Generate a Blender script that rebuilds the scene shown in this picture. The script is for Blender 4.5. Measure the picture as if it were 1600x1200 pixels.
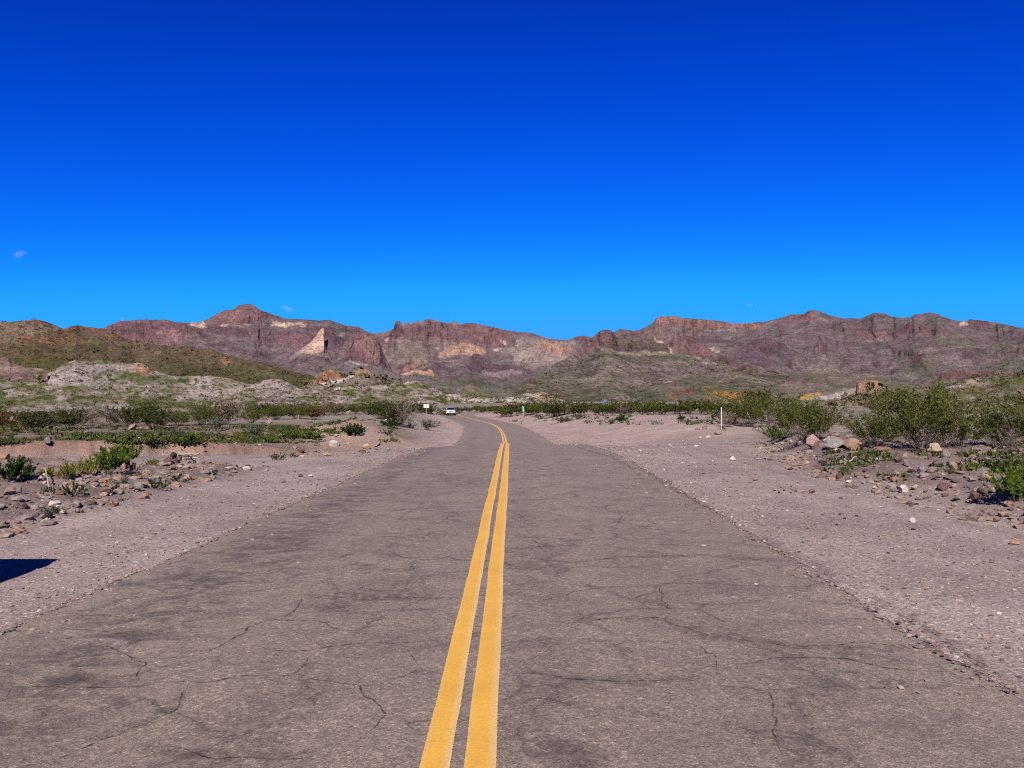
import bpy, bmesh, math, random
import numpy as np
from mathutils import Vector

# ------------------------------------------------------------------ scene, camera, light
SC = bpy.context.scene
for o in list(bpy.data.objects):
    bpy.data.objects.remove(o)
COL = SC.collection

FPX, CX, HY, CAMZ = 1295.0, 800.0, 622.0, 1.5     # focal length in photo pixels, principal column, horizon row, eye height
cam_d = bpy.data.cameras.new("camera")
cam = bpy.data.objects.new("camera", cam_d)
COL.objects.link(cam)
cam.location = (0, 0, CAMZ)
cam.rotation_euler = (math.radians(90), 0, 0)
cam_d.sensor_width = 36.0
cam_d.lens = 36.0 * FPX / 1600.0
cam_d.shift_y = (HY - 600.0) / 1600.0
cam_d.clip_start = 0.05
cam_d.clip_end = 40000
SC.camera = cam

SUN_EL = math.radians(38)
SUN_HEAD = math.radians(6.6)           # heading of the light, clockwise from +Y
w = bpy.data.worlds.new("World")
SC.world = w
w.use_nodes = True
nt = w.node_tree
nt.nodes.clear()
sky = nt.nodes.new("ShaderNodeTexSky")
sky.sky_type = 'NISHITA'
sky.sun_disc = False
sky.sun_elevation = SUN_EL
sky.sun_rotation = math.pi + SUN_HEAD
sky.altitude = 900
sky.air_density = 1.0
sky.dust_density = 0.15
sky.ozone_density = 2.5
# the deep polarised blue of the photograph: a response curve for each channel of the sky
spl = nt.nodes.new("ShaderNodeSeparateColor"); cmb = nt.nodes.new("ShaderNodeCombineColor")
nt.links.new(sky.outputs[0], spl.inputs[0])
for ch, (p_, k_, top_) in enumerate(((3.0, 1.9e-3, .36), (2.0, 7.8e-2, 3.2), (1.37, .634, 8.2))):
    e1 = nt.nodes.new("ShaderNodeMath"); e1.operation = 'POWER'; e1.inputs[1].default_value = p_
    e2 = nt.nodes.new("ShaderNodeMath"); e2.operation = 'MULTIPLY'; e2.inputs[1].default_value = k_
    e3 = nt.nodes.new("ShaderNodeMath"); e3.operation = 'SMOOTH_MIN'; e3.inputs[1].default_value = top_; e3.inputs[2].default_value = top_ * .25
    nt.links.new(spl.outputs[ch], e1.inputs[0]); nt.links.new(e1.outputs[0], e2.inputs[0]); nt.links.new(e2.outputs[0], e3.inputs[0]); nt.links.new(e3.outputs[0], cmb.inputs[ch])
bgn = nt.nodes.new("ShaderNodeBackground")
bgn.inputs[1].default_value = 0.0536
outw = nt.nodes.new("ShaderNodeOutputWorld")
nt.links.new(cmb.outputs[0], bgn.inputs[0])
nt.links.new(bgn.outputs[0], outw.inputs[0])

sun_d = bpy.data.lights.new("sun", 'SUN')
sun_d.energy = 5.0
sun_d.angle = math.radians(0.5)
sun_d.color = (1.0, 0.925, 0.85)
sun = bpy.data.objects.new("sun", sun_d)
COL.objects.link(sun)
ldir = Vector((math.sin(SUN_HEAD) * math.cos(SUN_EL), math.cos(SUN_HEAD) * math.cos(SUN_EL), -math.sin(SUN_EL)))
sun.rotation_euler = ldir.to_track_quat('-Z', 'Y').to_euler()
sun.location = (-20, -60, 60)

vs = SC.view_settings
vs.view_transform = 'Standard'
vs.look = 'None'
vs.gamma = 1
vs.exposure = 1.20
vs.use_curve_mapping = False

SC.cycles.filter_width = 1.1
SC.cycles.use_denoising = False

# ------------------------------------------------------------------ numeric helpers
def lin(c):
    c = c / 255.0
    return c / 12.92 if c <= 0.04045 else ((c + 0.055) / 1.055) ** 2.4
ALB = 0.43
def A(r, g, b, k=1.0):
    return (lin(r) * ALB * k, lin(g) * ALB * k, lin(b) * ALB * k)
def A4(r, g, b, k=1.0):
    return A(r, g, b, k) + (1.0,)
def sstep(a, b, x):
    t = np.clip((x - a) / (b - a), 0, 1)
    return t * t * (3 - 2 * t)
def _h(ix, iy, seed):
    n = (ix * 374761393 + iy * 668265263 + seed * 1442695041) & 0xffffffff
    n = ((n ^ (n >> 13)) * 1274126177) & 0xffffffff
    return ((n ^ (n >> 16)) & 0xffff) / 32767.5 - 1.0
def vnoise(x, y, seed=0):
    x = np.asarray(x, float); y = np.asarray(y, float)
    ix = np.floor(x).astype(np.int64); iy = np.floor(y).astype(np.int64)
    fx = x - ix; fy = y - iy
    fx = fx * fx * fx * (fx * (fx * 6 - 15) + 10); fy = fy * fy * fy * (fy * (fy * 6 - 15) + 10)
    a = _h(ix, iy, seed); b = _h(ix + 1, iy, seed); c = _h(ix, iy + 1, seed); d = _h(ix + 1, iy + 1, seed)
    return (a + (b - a) * fx) * (1 - fy) + (c + (d - c) * fx) * fy
def fbm(x, y, octv=4, seed=0, gain=0.5):
    s = 0; a = 1; t = 0; k = 1.0
    for i in range(octv):
        s = s + a * vnoise(x * k + i * 17.3, y * k - i * 9.1, seed + i); t += a; a *= gain; k *= 2.03
    return s / t
def ridged(x, y, octv=4, seed=0, gain=0.5):
    s = 0; a = 1; t = 0; k = 1.0
    for i in range(octv):
        s = s + a * (1 - 2 * np.abs(vnoise(x * k + i * 31.7, y * k + i * 7.7, seed + i))); t += a; a *= gain; k *= 2.07
    return s / t
def gblur(arr, sig, axis):
    r = int(3 * sig) + 1
    k = np.exp(-0.5 * (np.arange(-r, r + 1) / sig) ** 2); k /= k.sum()
    pad = [(0, 0)] * arr.ndim; pad[axis] = (r, r)
    p = np.pad(arr, pad, mode='edge')
    return np.apply_along_axis(lambda v: np.convolve(v, k, mode='valid'), axis, p)

# ------------------------------------------------------------------ object helpers
def tag(o, label=None, cat=None, group=None, kind=None):
    if label: o["label"] = label
    if cat: o["category"] = cat
    if group: o["group"] = group
    if kind: o["kind"] = kind
    return o
def link(name, me, mats=None, parent=None, loc=None):
    o = bpy.data.objects.new(name, me)
    COL.objects.link(o)
    if mats and me is not None:
        if not isinstance(mats, (list, tuple)): mats = [mats]
        if len(me.materials) == 0:
            for m in mats: me.materials.append(m)
    if parent is not None: o.parent = parent
    if loc is not None: o.location = loc
    return o
def empty(name, loc=(0, 0, 0), rz=0.0):
    o = bpy.data.objects.new(name, None)
    o.empty_display_size = 0.2
    COL.objects.link(o); o.location = loc; o.rotation_euler = (0, 0, rz)
    return o
def mesh(name, V, F, cols=None, smooth=True, attrs=None, mat_idx=None):
    """V (n,3); F (m,k) int array, or list of such arrays with different k."""
    V = np.asarray(V, np.float32)
    Fs = F if isinstance(F, list) else [F]
    Fs = [np.asarray(f, np.int32) for f in Fs if len(f)]
    me = bpy.data.meshes.new(name)
    me.vertices.add(len(V)); me.vertices.foreach_set("co", V.ravel())
    nl = sum(f.size for f in Fs); nf = sum(len(f) for f in Fs)
    me.loops.add(nl); me.loops.foreach_set("vertex_index", np.concatenate([f.ravel() for f in Fs]))
    me.polygons.add(nf)
    st = []; off = 0
    for f in Fs:
        k = f.shape[1]; st.append(off + np.arange(len(f)) * k); off += f.size
    me.polygons.foreach_set("loop_start", np.concatenate(st).astype(np.int32))
    me.polygons.foreach_set("use_smooth", np.full(nf, smooth, dtype=bool))
    if mat_idx is not None: me.polygons.foreach_set("material_index", np.asarray(mat_idx, np.int32))
    if cols is not None:
        at = me.attributes.new("col", 'FLOAT_COLOR', 'POINT')
        c4 = np.ones((len(V), 4), np.float32); c4[:, :3] = cols
        at.data.foreach_set("color", c4.ravel())
    if attrs:
        for k, v in attrs.items():
            at = me.attributes.new(k, 'FLOAT', 'POINT')
            at.data.foreach_set("value", np.asarray(v, np.float32).ravel())
    me.update(calc_edges=True)
    me.validate()
    return me
def grid_faces(nr, nc, wrap=False):
    i = np.arange(nr - 1)[:, None]; j = np.arange(nc if wrap else nc - 1)[None, :]
    j2 = (j + 1) % nc
    a = i * nc + j; b = i * nc + j2; c = (i + 1) * nc + j2; d = (i + 1) * nc + j
    return np.stack([a, b, c, d], -1).reshape(-1, 4)
def join(parts):
    """parts: list of (V, F) with the same face size"""
    Vs, Fs, off = [], [], 0
    for V, F in parts:
        Vs.append(V); Fs.append(np.asarray(F) + off); off += len(V)
    return np.concatenate(Vs), np.concatenate(Fs)

# ------------------------------------------------------------------ material helpers
def mat(name):
    m = bpy.data.materials.new(name); m.use_nodes = True
    n = m.node_tree; n.nodes.clear()
    o = n.nodes.new("ShaderNodeOutputMaterial")
    return m, n, o
class NB:
    def __init__(s, nt): s.t = nt
    def n(s, typ, **kw):
        x = s.t.nodes.new("ShaderNode" + typ)
        for k, v in kw.items(): setattr(x, k, v)
        return x
    def l(s, a, b): s.t.links.new(a, b)
    def coord(s): return s.n("TexCoord").outputs["Object"]
    def gen(s, k): return s.n("NewGeometry").outputs[k]
    def noise(s, vec, scale, detail=4, rough=0.55, dist=0.0, out=0):
        x = s.n("TexNoise"); x.inputs["Scale"].default_value = scale; x.inputs["Detail"].default_value = detail
        x.inputs["Roughness"].default_value = rough; x.inputs["Distortion"].default_value = dist
        if vec is not None: s.l(vec, x.inputs["Vector"])
        return x.outputs[out]
    def voro(s, vec, scale, feature='F1', rnd=1.0):
        x = s.n("TexVoronoi"); x.feature = feature; x.inputs["Scale"].default_value = scale
        x.inputs["Randomness"].default_value = rnd
        if vec is not None: s.l(vec, x.inputs["Vector"])
        return x
    def ramp(s, fac, stops, interp='LINEAR'):
        x = s.n("ValToRGB"); r = x.color_ramp; r.interpolation = interp
        while len(r.elements) < len(stops): r.elements.new(0.5)
        for e, (p, c) in zip(r.elements, stops):
            e.position = p
            e.color = c if hasattr(c, '__len__') else (c, c, c, 1)
        s.l(fac, x.inputs[0]); return x.outputs[0]
    def mix(s, a, b, f, mode='MIX'):
        x = s.n("Mix"); x.data_type = 'RGBA'; x.blend_type = mode
        for v, i in ((f, 0), (a, 6), (b, 7)):
            if hasattr(v, 'is_linked') or hasattr(v, 'links'): s.l(v, x.inputs[i])
            else: x.inputs[i].default_value = v if i == 0 else (tuple(v) + (1,) if len(v) == 3 else v)
        return x.outputs[2]
    def math(s, op, a, b=0.0, clamp=False):
        x = s.n("Math"); x.operation = op; x.use_clamp = clamp
        for v, i in ((a, 0), (b, 1)):
            if hasattr(v, 'links'): s.l(v, x.inputs[i])
            else: x.inputs[i].default_value = v
        return x.outputs[0]
    def attr(s, name, out="Color"):
        x = s.n("Attribute"); x.attribute_name = name; return x.outputs[out]
    def bump(s, h, strength, dist, prev=None):
        x = s.n("Bump"); x.inputs["Strength"].default_value = strength; x.inputs["Distance"].default_value = dist
        s.l(h, x.inputs["Height"])
        if prev is not None: s.l(prev, x.inputs["Normal"])
        return x.outputs[0]
    def bsdf(s, col, rough=0.9, spec=0.2, normal=None, metal=0.0):
        x = s.n("BsdfPrincipled")
        if hasattr(col, 'links'): s.l(col, x.inputs["Base Color"])
        else: x.inputs["Base Color"].default_value = tuple(col) + ((1,) if len(col) == 3 else ())
        if hasattr(rough, 'links'): s.l(rough, x.inputs["Roughness"])
        else: x.inputs["Roughness"].default_value = rough
        x.inputs["Specular IOR Level"].default_value = spec
        x.inputs["Metallic"].default_value = metal
        if normal is not None: s.l(normal, x.inputs["Normal"])
        return x.outputs[0]

def plain(name, col, rough=0.5, spec=0.4, metal=0.0, var=0.12, scale=6.0):
    m, n, o = mat(name); b = NB(n)
    nz = b.noise(b.coord(), scale, 4)
    c = b.mix(tuple(v * (1 - var) for v in col[:3]), tuple(min(1, v * (1 + var)) for v in col[:3]), nz)
    b.l(b.bsdf(c, rough, spec, None, metal), o.inputs[0]); return m

def rock_material(name, c1, c2, scale=4.0):
    m, n, o = mat(name); b = NB(n); co = b.coord()
    nz = b.noise(co, scale, 6, 0.65, 0.6)
    c = b.mix(c1, c2, b.ramp(nz, [(0.35, 0.0), (0.65, 1.0)]))
    sp = b.noise(co, scale * 9, 3, 0.7)
    c = b.mix(c, b.ramp(sp, [(0.3, 0.55), (0.7, 1.35)]), 1.0, 'MULTIPLY')
    nb = b.bump(sp, 0.6, 0.02)
    b.l(b.bsdf(c, 0.95, 0.15, nb), o.inputs[0]); return m

def island_material(name, stops, rough=0.95, trans=0.0, spec=0.1, bump=0.0):
    """one colour of a set per loose piece of the mesh"""
    m, n, o = mat(name); b = NB(n)
    g = b.n("NewGeometry")
    c = b.ramp(g.outputs["Random Per Island"], stops, 'LINEAR')
    if trans > 0:
        d = b.n("BsdfDiffuse"); b.l(c, d.inputs[0])
        t = b.n("BsdfTranslucent"); b.l(c, t.inputs[0])
        mx = b.n("MixShader"); mx.inputs[0].default_value = trans
        b.l(d.outputs[0], mx.inputs[1]); b.l(t.outputs[0], mx.inputs[2]); b.l(mx.outputs[0], o.inputs[0])
    else:
        b.l(b.bsdf(c, rough, spec), o.inputs[0])
    return m

# leaf palettes: (dark, mid, light)
def leaf_mat(name, cs, trans=0.25):
    k = len(cs)
    return island_material(name, [(i / max(1, k - 1), A4(*c)) for i, c in enumerate(cs)], trans=trans)

M = {}
M['creosote'] = leaf_mat('creosote_leaf', [(56, 66, 28), (84, 96, 38), (108, 116, 48), (138, 132, 68)])
M['creosote_dark'] = leaf_mat('creosote_dark_leaf', [(46, 52, 28), (66, 76, 38), (86, 94, 48), (108, 108, 66)])
M['bright'] = leaf_mat('bright_leaf', [(62, 84, 26), (86, 112, 36), (112, 134, 46), (140, 150, 66)])
M['yellowgreen'] = leaf_mat('yellow_green_leaf', [(98, 100, 34), (124, 126, 46), (148, 142, 58), (172, 160, 84)])
M['sage'] = leaf_mat('sage_leaf', [(84, 92, 70), (108, 114, 90), (134, 138, 112)])
M['deepgreen'] = leaf_mat('deep_green_leaf', [(40, 56, 28), (58, 78, 36), (78, 98, 48)])
M['cover'] = leaf_mat('ground_cover_leaf', [(58, 66, 36), (74, 88, 42), (96, 106, 56), (120, 116, 76)])
M['rust'] = leaf_mat('rust_leaf', [(84, 50, 24), (108, 66, 32), (124, 88, 44)])
M['drytwig'] = leaf_mat('dry_twig', [(96, 80, 74), (132, 114, 106), (160, 142, 134)], 0.0)
M['brownbrush'] = leaf_mat('brown_brush', [(86, 72, 58), (112, 94, 78), (134, 116, 96), (96, 92, 58)], 0.1)
M['stem'] = plain('shrub_stem', A(104, 90, 78), 0.9, 0.1)
M['palestem'] = plain('pale_branch', A(178, 162, 146), 0.9, 0.1)
M['scrub'] = leaf_mat('hill_scrub', [(58, 56, 38), (72, 74, 44), (90, 92, 54), (104, 100, 66), (122, 122, 78)], 0.15)
M['scrub_dark'] = leaf_mat('hill_scrub_dark', [(74, 66, 50), (84, 76, 58), (98, 88, 66), (112, 102, 76)], 0.1)
M['poppy'] = leaf_mat('poppy_petal', [(214, 130, 20), (236, 152, 26), (246, 178, 40)], 0.2)
M['cholla'] = leaf_mat('cholla_spine', [(120, 120, 66), (160, 156, 92), (188, 184, 120)], 0.1)
ROCKC = {
 'pink': ((176, 142, 134), (148, 116, 110)), 'grey': ((150, 138, 134), (116, 106, 104)),
 'tan': ((176, 146, 124), (150, 120, 100)), 'orange': ((184, 148, 126), (156, 122, 104)),
 'maroon': ((124, 96, 92), (98, 74, 72)), 'brown': ((138, 112, 102), (106, 84, 76)),
 'white': ((226, 214, 206), (190, 176, 168)), 'cream': ((204, 178, 156), (178, 144, 122)),
 'ochre': ((166, 136, 100), (190, 178, 168)), 'streak': ((134, 124, 120), (176, 168, 164)),
 'dark': ((74, 60, 56), (52, 42, 40)), 'redbrown': ((128, 82, 62), (96, 60, 46))}
for k, (a, b_) in ROCKC.items():
    M['rock_' + k] = rock_material('rock_' + k, A(*a), A(*b_))
M['pebble'] = island_material('pebble', [(0.0, A4(112, 94, 90)), (0.3, A4(150, 130, 126)), (0.55, A4(172, 150, 142)), (0.75, A4(138, 108, 98)),
                                         (0.86, A4(186, 166, 156)), (0.93, A4(74, 60, 58)), (1.0, A4(222, 208, 200))])
M['rubble'] = island_material('rubble', [(0.0, A4(108, 92, 88)), (0.25, A4(142, 126, 122)), (0.5, A4(160, 142, 136)), (0.7, A4(128, 108, 103)),
                                         (0.84, A4(176, 138, 116)), (0.93, A4(84, 68, 66)), (1.0, A4(206, 188, 178))])
# ------------------------------------------------------------------ ground function
YS = np.arange(-40, 420, 0.5)
_c = np.interp(YS, [-40, 0, 28, 45, 57, 73.5, 90, 102, 113, 125, 139, 155, 170, 185, 200, 237, 300, 420],
                   [-.21, -.21, -.23, -.33, -.48, -.85, -1.5, -2.45, -3.8, -5.3, -7.3, -9.6, -11., -11.3, -10.4, -6, 8, 40])
_c = gblur(_c, 10, 0)
_hl = gblur(np.interp(YS, [-40, 4, 7.5, 10.6, 13.7, 16.5, 25, 40, 57, 79, 100, 420], [3.3, 3.28, 3.03, 3.06, 2.9, 2.84, 2.68, 2.9, 3.2, 3.6, 3.8, 3.8]), 2.5, 0)
_hr = gblur(np.interp(YS, [-40, 4, 6, 9, 15, 21, 27, 57, 420], [2.85, 2.85, 2.82, 2.93, 3.08, 3.12, 3.05, 3.05, 3.1]), 2.0, 0)
_zp = gblur(np.interp(YS, [-40, 24, 29, 33, 40, 48, 57, 80, 110, 166, 250, 420], [0, 0, -.10, -.32, -.86, -1.25, -1.43, -1.6, -1.75, -1.95, -2.0, -2.0]), 4, 0)
def road_c(Y): return np.interp(Y, YS, _c)
def road_l(Y): return np.interp(Y, YS, _hl)
def road_r(Y): return np.interp(Y, YS, _hr)
def prof(Y): return np.interp(Y, YS, _zp)
def bump1(x, a, b, s): return sstep(a - s, a + s, x) * (1 - sstep(b - s, b + s, x))
def road_z(X, Y):
    s = X - road_c(Y)
    return prof(Y + 0.9 * np.clip(-s - 0.6, 0, 4)) - 0.010 * np.abs(s) * sstep(0, 1, Y + 30)
def wash_y(X): return 23.6 + 0.52 * (X + 14.0)
def berm_r_x(Y): return 6.2 + np.clip(Y - 18, 0, 40) * 0.24
def ground_z(X, Y):
    X = np.asarray(X, float); Y = np.asarray(Y, float)
    s = X - road_c(Y)
    a = np.abs(s)
    wgt = 1 - np.where(s > 0, 0.70 * sstep(4, 14, a), 0.74 * sstep(4, 13, a))
    z = road_z(np.clip(s, -8, 8) + road_c(Y), Y) * wgt
    out = sstep(2.6, 5.0, a)
    near = 1 - sstep(55, 75, Y)
    # left rubble berm, wash, far bank
    bl = bump1(X, -14, -5.9, 0.7) * bump1(Y, 10.0, 18.2, 1.3)
    z = z + bl * (0.20 + 0.10 * fbm(X * .6, Y * .6, 3, 5))
    u = Y - wash_y(X)
    wl = sstep(4.2, 8.5, -X) * near
    bankw = 0.35 + 0.5 * sstep(-12, -6, X)
    jit = 0.5 * fbm(X * .9, Y * .3, 4, 11)
    wd = sstep(-3.0, -1.3, u) * (1 - sstep(2.4 + jit, 2.4 + jit + bankw, u))
    z = z - wl * 0.46 * wd
    z = z + wl * 0.22 * sstep(2.3 + jit, 2.3 + jit + bankw, u) * (1 - sstep(7, 22, u)) * sstep(-1, 4, -X - 8)
    # dirt mounds
    z = z + 1.22 * np.exp(-((X + 6.7) / 2.3) ** 2 - ((Y - 36.5) / 2.3) ** 2) * (1 + 0.1 * fbm(X, Y, 3, 4))
    z = z + 0.45 * np.exp(-((X + 10.5) / 2.6) ** 2 - ((Y - 37) / 3) ** 2)
    z = z + 0.55 * np.exp(-((X - 13.5) / 5.0) ** 2 - ((Y - 62) / 7) ** 2)
    z = z + 0.40 * np.exp(-((X - 17) / 6.0) ** 2 - ((Y - 78) / 8) ** 2)
    # right rubble berm
    br = sstep(0, 1.2, X - berm_r_x(Y)) * sstep(3, 6, Y) * (1 - sstep(29, 36, Y))
    z = z + br * (0.14 + 0.16 * fbm(X * .7, Y * .7, 3, 21)) + sstep(-.1, .35, X - berm_r_x(Y) + .5 * fbm(X * 1.3, Y * 1.3, 3, 22)) * br * .20
    # natural roughness
    rough = np.maximum(np.maximum(bl, br), 0.35 * sstep(5, 9, a))
    z = z + out * (0.012 * fbm(X * 3, Y * 3, 3, 31) * (1 - sstep(14, 34, np.hypot(X, Y))) + 0.05 * fbm(X * .35, Y * .35, 3, 33))
    z = z + rough * (0.085 * fbm(X * 2.2, Y * 2.2, 4, 41) + .05 * ridged(X * 1.1, Y * 1.1, 3, 43))
    z = z + sstep(60, 120, Y) * out * 0.35 * fbm(X * .04, Y * .04, 3, 51)
    # bed under the asphalt
    ins = np.minimum(s + road_l(Y), road_r(Y) - s)
    z = z - 0.07 * sstep(0.02, 0.35, ins) * (1 - sstep(330, 380, Y))
    return z - 0.012
def gz(x, y): return float(ground_z(np.array([x]), np.array([y]))[0])
_D = np.exp(np.linspace(math.log(2.0), math.log(420.0), 5000))
def gpt(px, py):
    """the place on the ground that stands at pixel (px, py) of the photograph"""
    X = (px - CX) / FPX * _D; Z = CAMZ - (py - HY) / FPX * _D
    g = ground_z(X, _D)
    sx = X - road_c(_D)
    g = np.where((sx > -road_l(_D)) & (sx < road_r(_D)) & (_D < 300), road_z(X, _D) + .012, g)
    k = np.argmax(Z <= g)
    if Z[k] > g[k]: k = len(_D) - 1
    return float(X[k]), float(_D[k]), float(g[k])
def at(px, py, d): return ((px - CX) / FPX * d, d, CAMZ - (py - HY) / FPX * d)

# ------------------------------------------------------------------ ground sheet
def build_ground():
    pxs = np.arange(-80, 1681, 2.0)
    th = np.arctan((pxs - CX) / FPX)
    rest = np.linspace(th[-1], 2 * math.pi + th[0], 100)[1:-1]
    TH = np.concatenate([th, rest])
    r = [0.4]
    while r[-1] < 8500:
        k = r[-1]
        if k < 2: r.append(k * 1.06)
        elif k < 60: r.append(k * 1.0105)
        elif k < 420: r.append(k * 1.014)
        else: r.append(k * 1.07)
    R = np.array(r)
    RR, TT = np.meshgrid(R, TH, indexing='ij')
    X = RR * np.sin(TT); Y = RR * np.cos(TT)
    Z = ground_z(X, Y)
    Z = Z - np.where(RR > 420, np.minimum((RR - 420) * 0.004, 10), 0)
    s = X - road_c(Y); a = np.abs(s)
    C = np.empty(X.shape + (3,))
    grav = np.array(A(170, 152, 145)); gravp = np.array(A(186, 162, 152)); dirt = np.array(A(142, 120, 110)); sand = np.array(A(152, 136, 132))
    rub = np.array(A(136, 117, 111)); bank = np.array(A(146, 116, 102)); green = np.array(A(78, 92, 44)); plainc = np.array(A(158, 144, 130))
    n1 = fbm(X * .5, Y * .5, 4, 61); n2 = fbm(X * .13, Y * .13, 3, 62); n3 = fbm(X * 1.7, Y * 1.7, 3, 63)
    def put(m, c):
        C[:] = C + (c - C) * m[..., None]
    C[:] = plainc
    far = sstep(60, 140, RR)
    put((1 - sstep(6, 11, a + 1.5 * n1)) * (1 - .2 * far), grav)
    put(sstep(24, 60, Y) * (1 - sstep(12, 24, a + 3 * n2)) * (s > 0), gravp)
    put(sstep(24, 40, Y) * (1 - sstep(4, 9, a + 1.0 * n1)), gravp)
    u = Y - wash_y(X)
    wl = sstep(4.2, 8.5, -X) * (1 - sstep(55, 75, Y))
    put(wl * bump1(u, -3.5, 2.4, .5), sand)
    jit = 0.5 * fbm(X * .9, Y * .3, 4, 11)
    put(wl * bump1(u - jit, 2.45, 3.4, .15), bank)
    put(wl * sstep(2.9, 3.3, u - jit) , dirt)
    bl = bump1(X, -16, -5.8 + .3 * 0, 0.5) * bump1(Y, 9.5, 18.6, 0.9)
    put(bl, rub)
    br = sstep(0, .9, X - berm_r_x(Y) + .5 * n3) * sstep(3, 5, Y)
    put(br * (1 - sstep(32, 50, Y)), rub)
    md = np.exp(-((X + 6.7) / 2.6) ** 2 - ((Y - 36.5) / 4) ** 2)
    put(np.clip(md * 1.5, 0, 1), np.array(A(164, 140, 126)))
    # green ground cover
    gm_ = np.zeros_like(X)
    gm_ = np.maximum(gm_, wl * sstep(3.2, 4.2, u - jit) * (1 - .75 * np.clip(md * 1.5, 0, 1)) * sstep(.0, .4, n1 + .5 * n3))
    gm_ = np.maximum(gm_, br * (1 - sstep(34, 50, Y)) * sstep(2.2, 3.6, X - berm_r_x(Y) + n1) * sstep(-.15, .25, n1 + .5 * n3 + .1))
    gm_ = np.maximum(gm_, sstep(60, 130, RR) * sstep(8, 16, a) * sstep(-.3, .2, n2 + .3 * n1) * .8)
    put(gm_ * .6, green)
    C *= (1 + .16 * n1 + .10 * n3)[..., None]
    # tyre tracks pressed in the right-hand gravel
    for off, st in ((5.2, .16), (5.9, .12), (4.4, .10)):
        tr = np.exp(-((X - off - .25 * np.sin(Y * .21) - .03 * Y) / .16) ** 2) * bump1(Y, 4, 30, 4)
        C *= (1 - st * tr)[..., None]
    peb = np.clip(1 - gm_, 0, 1)
    me = mesh("ground", np.stack([X, Y, Z], -1).reshape(-1, 3), grid_faces(len(R), len(TH), True)[:, ::-1], C.reshape(-1, 3), True,
              {"peb": peb, "gs": np.maximum(bl, br)})
    m, n, o = mat("ground_gravel"); b = NB(n); co = b.coord()
    base = b.attr("col"); pebf = b.attr("peb", "Fac")
    v1 = b.voro(co, 38); v2 = b.voro(co, 95); v3 = b.voro(co, 11)
    sp = b.n("SeparateColor"); b.l(v1.outputs["Color"], sp.inputs[0])
    sp2 = b.n("SeparateColor"); b.l(v2.outputs["Color"], sp2.inputs[0])
    sp3 = b.n("SeparateColor"); b.l(v3.outputs["Color"], sp3.inputs[0])
    f1 = b.ramp(sp.outputs[0], [(0, .70), (.35, .90), (.7, 1.04), (.92, 1.15), (.975, 1.6), (1, 1.9)])
    f2 = b.ramp(sp2.outputs[1], [(0, .66), (.3, .92), (.75, 1.06), (.95, 1.3), (1, 1.6)])
    hue = b.ramp(sp.outputs[2], [(0, (1.08, .97, .93, 1)), (.5, (1, 1, 1, 1)), (1, (.96, 1.0, 1.03, 1))])
    c = b.mix(base, b.mix((1, 1, 1, 1), f1, b.math('MULTIPLY', pebf, .8)), 1.0, 'MULTIPLY')
    c = b.mix(c, f2, 1.0, 'MULTIPLY'); c = b.mix(c, hue, .7, 'MULTIPLY')
    # scattered larger chips
    chip = b.math('MULTIPLY', b.math('LESS_THAN', v3.outputs["Distance"], .26), b.math('GREATER_THAN', sp3.outputs[0], .88))
    chipc = b.ramp(sp3.outputs[1], [(0, A4(92, 74, 70)), (.4, A4(150, 128, 120)), (.8, A4(186, 160, 150)), (1, A4(226, 214, 206))])
    c = b.mix(c, chipc, b.math('MULTIPLY', chip, .8))
    big = b.noise(co, .8, 5, .6)
    c = b.mix(c, b.ramp(big, [(.3, .84), (.7, 1.14)]), 1.0, 'MULTIPLY')
    nb = b.bump(v1.outputs["Distance"], .4, .012)
    nb = b.bump(b.noise(co, 6, 6, .7), .5, .03, nb)
    b.l(b.bsdf(c, .95, .12, nb), o.inputs[0])
    return tag(link("ground", me, m), kind="structure", label="pinkish grey gravel and dirt desert floor with green patches", cat="ground")
build_ground()

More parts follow.
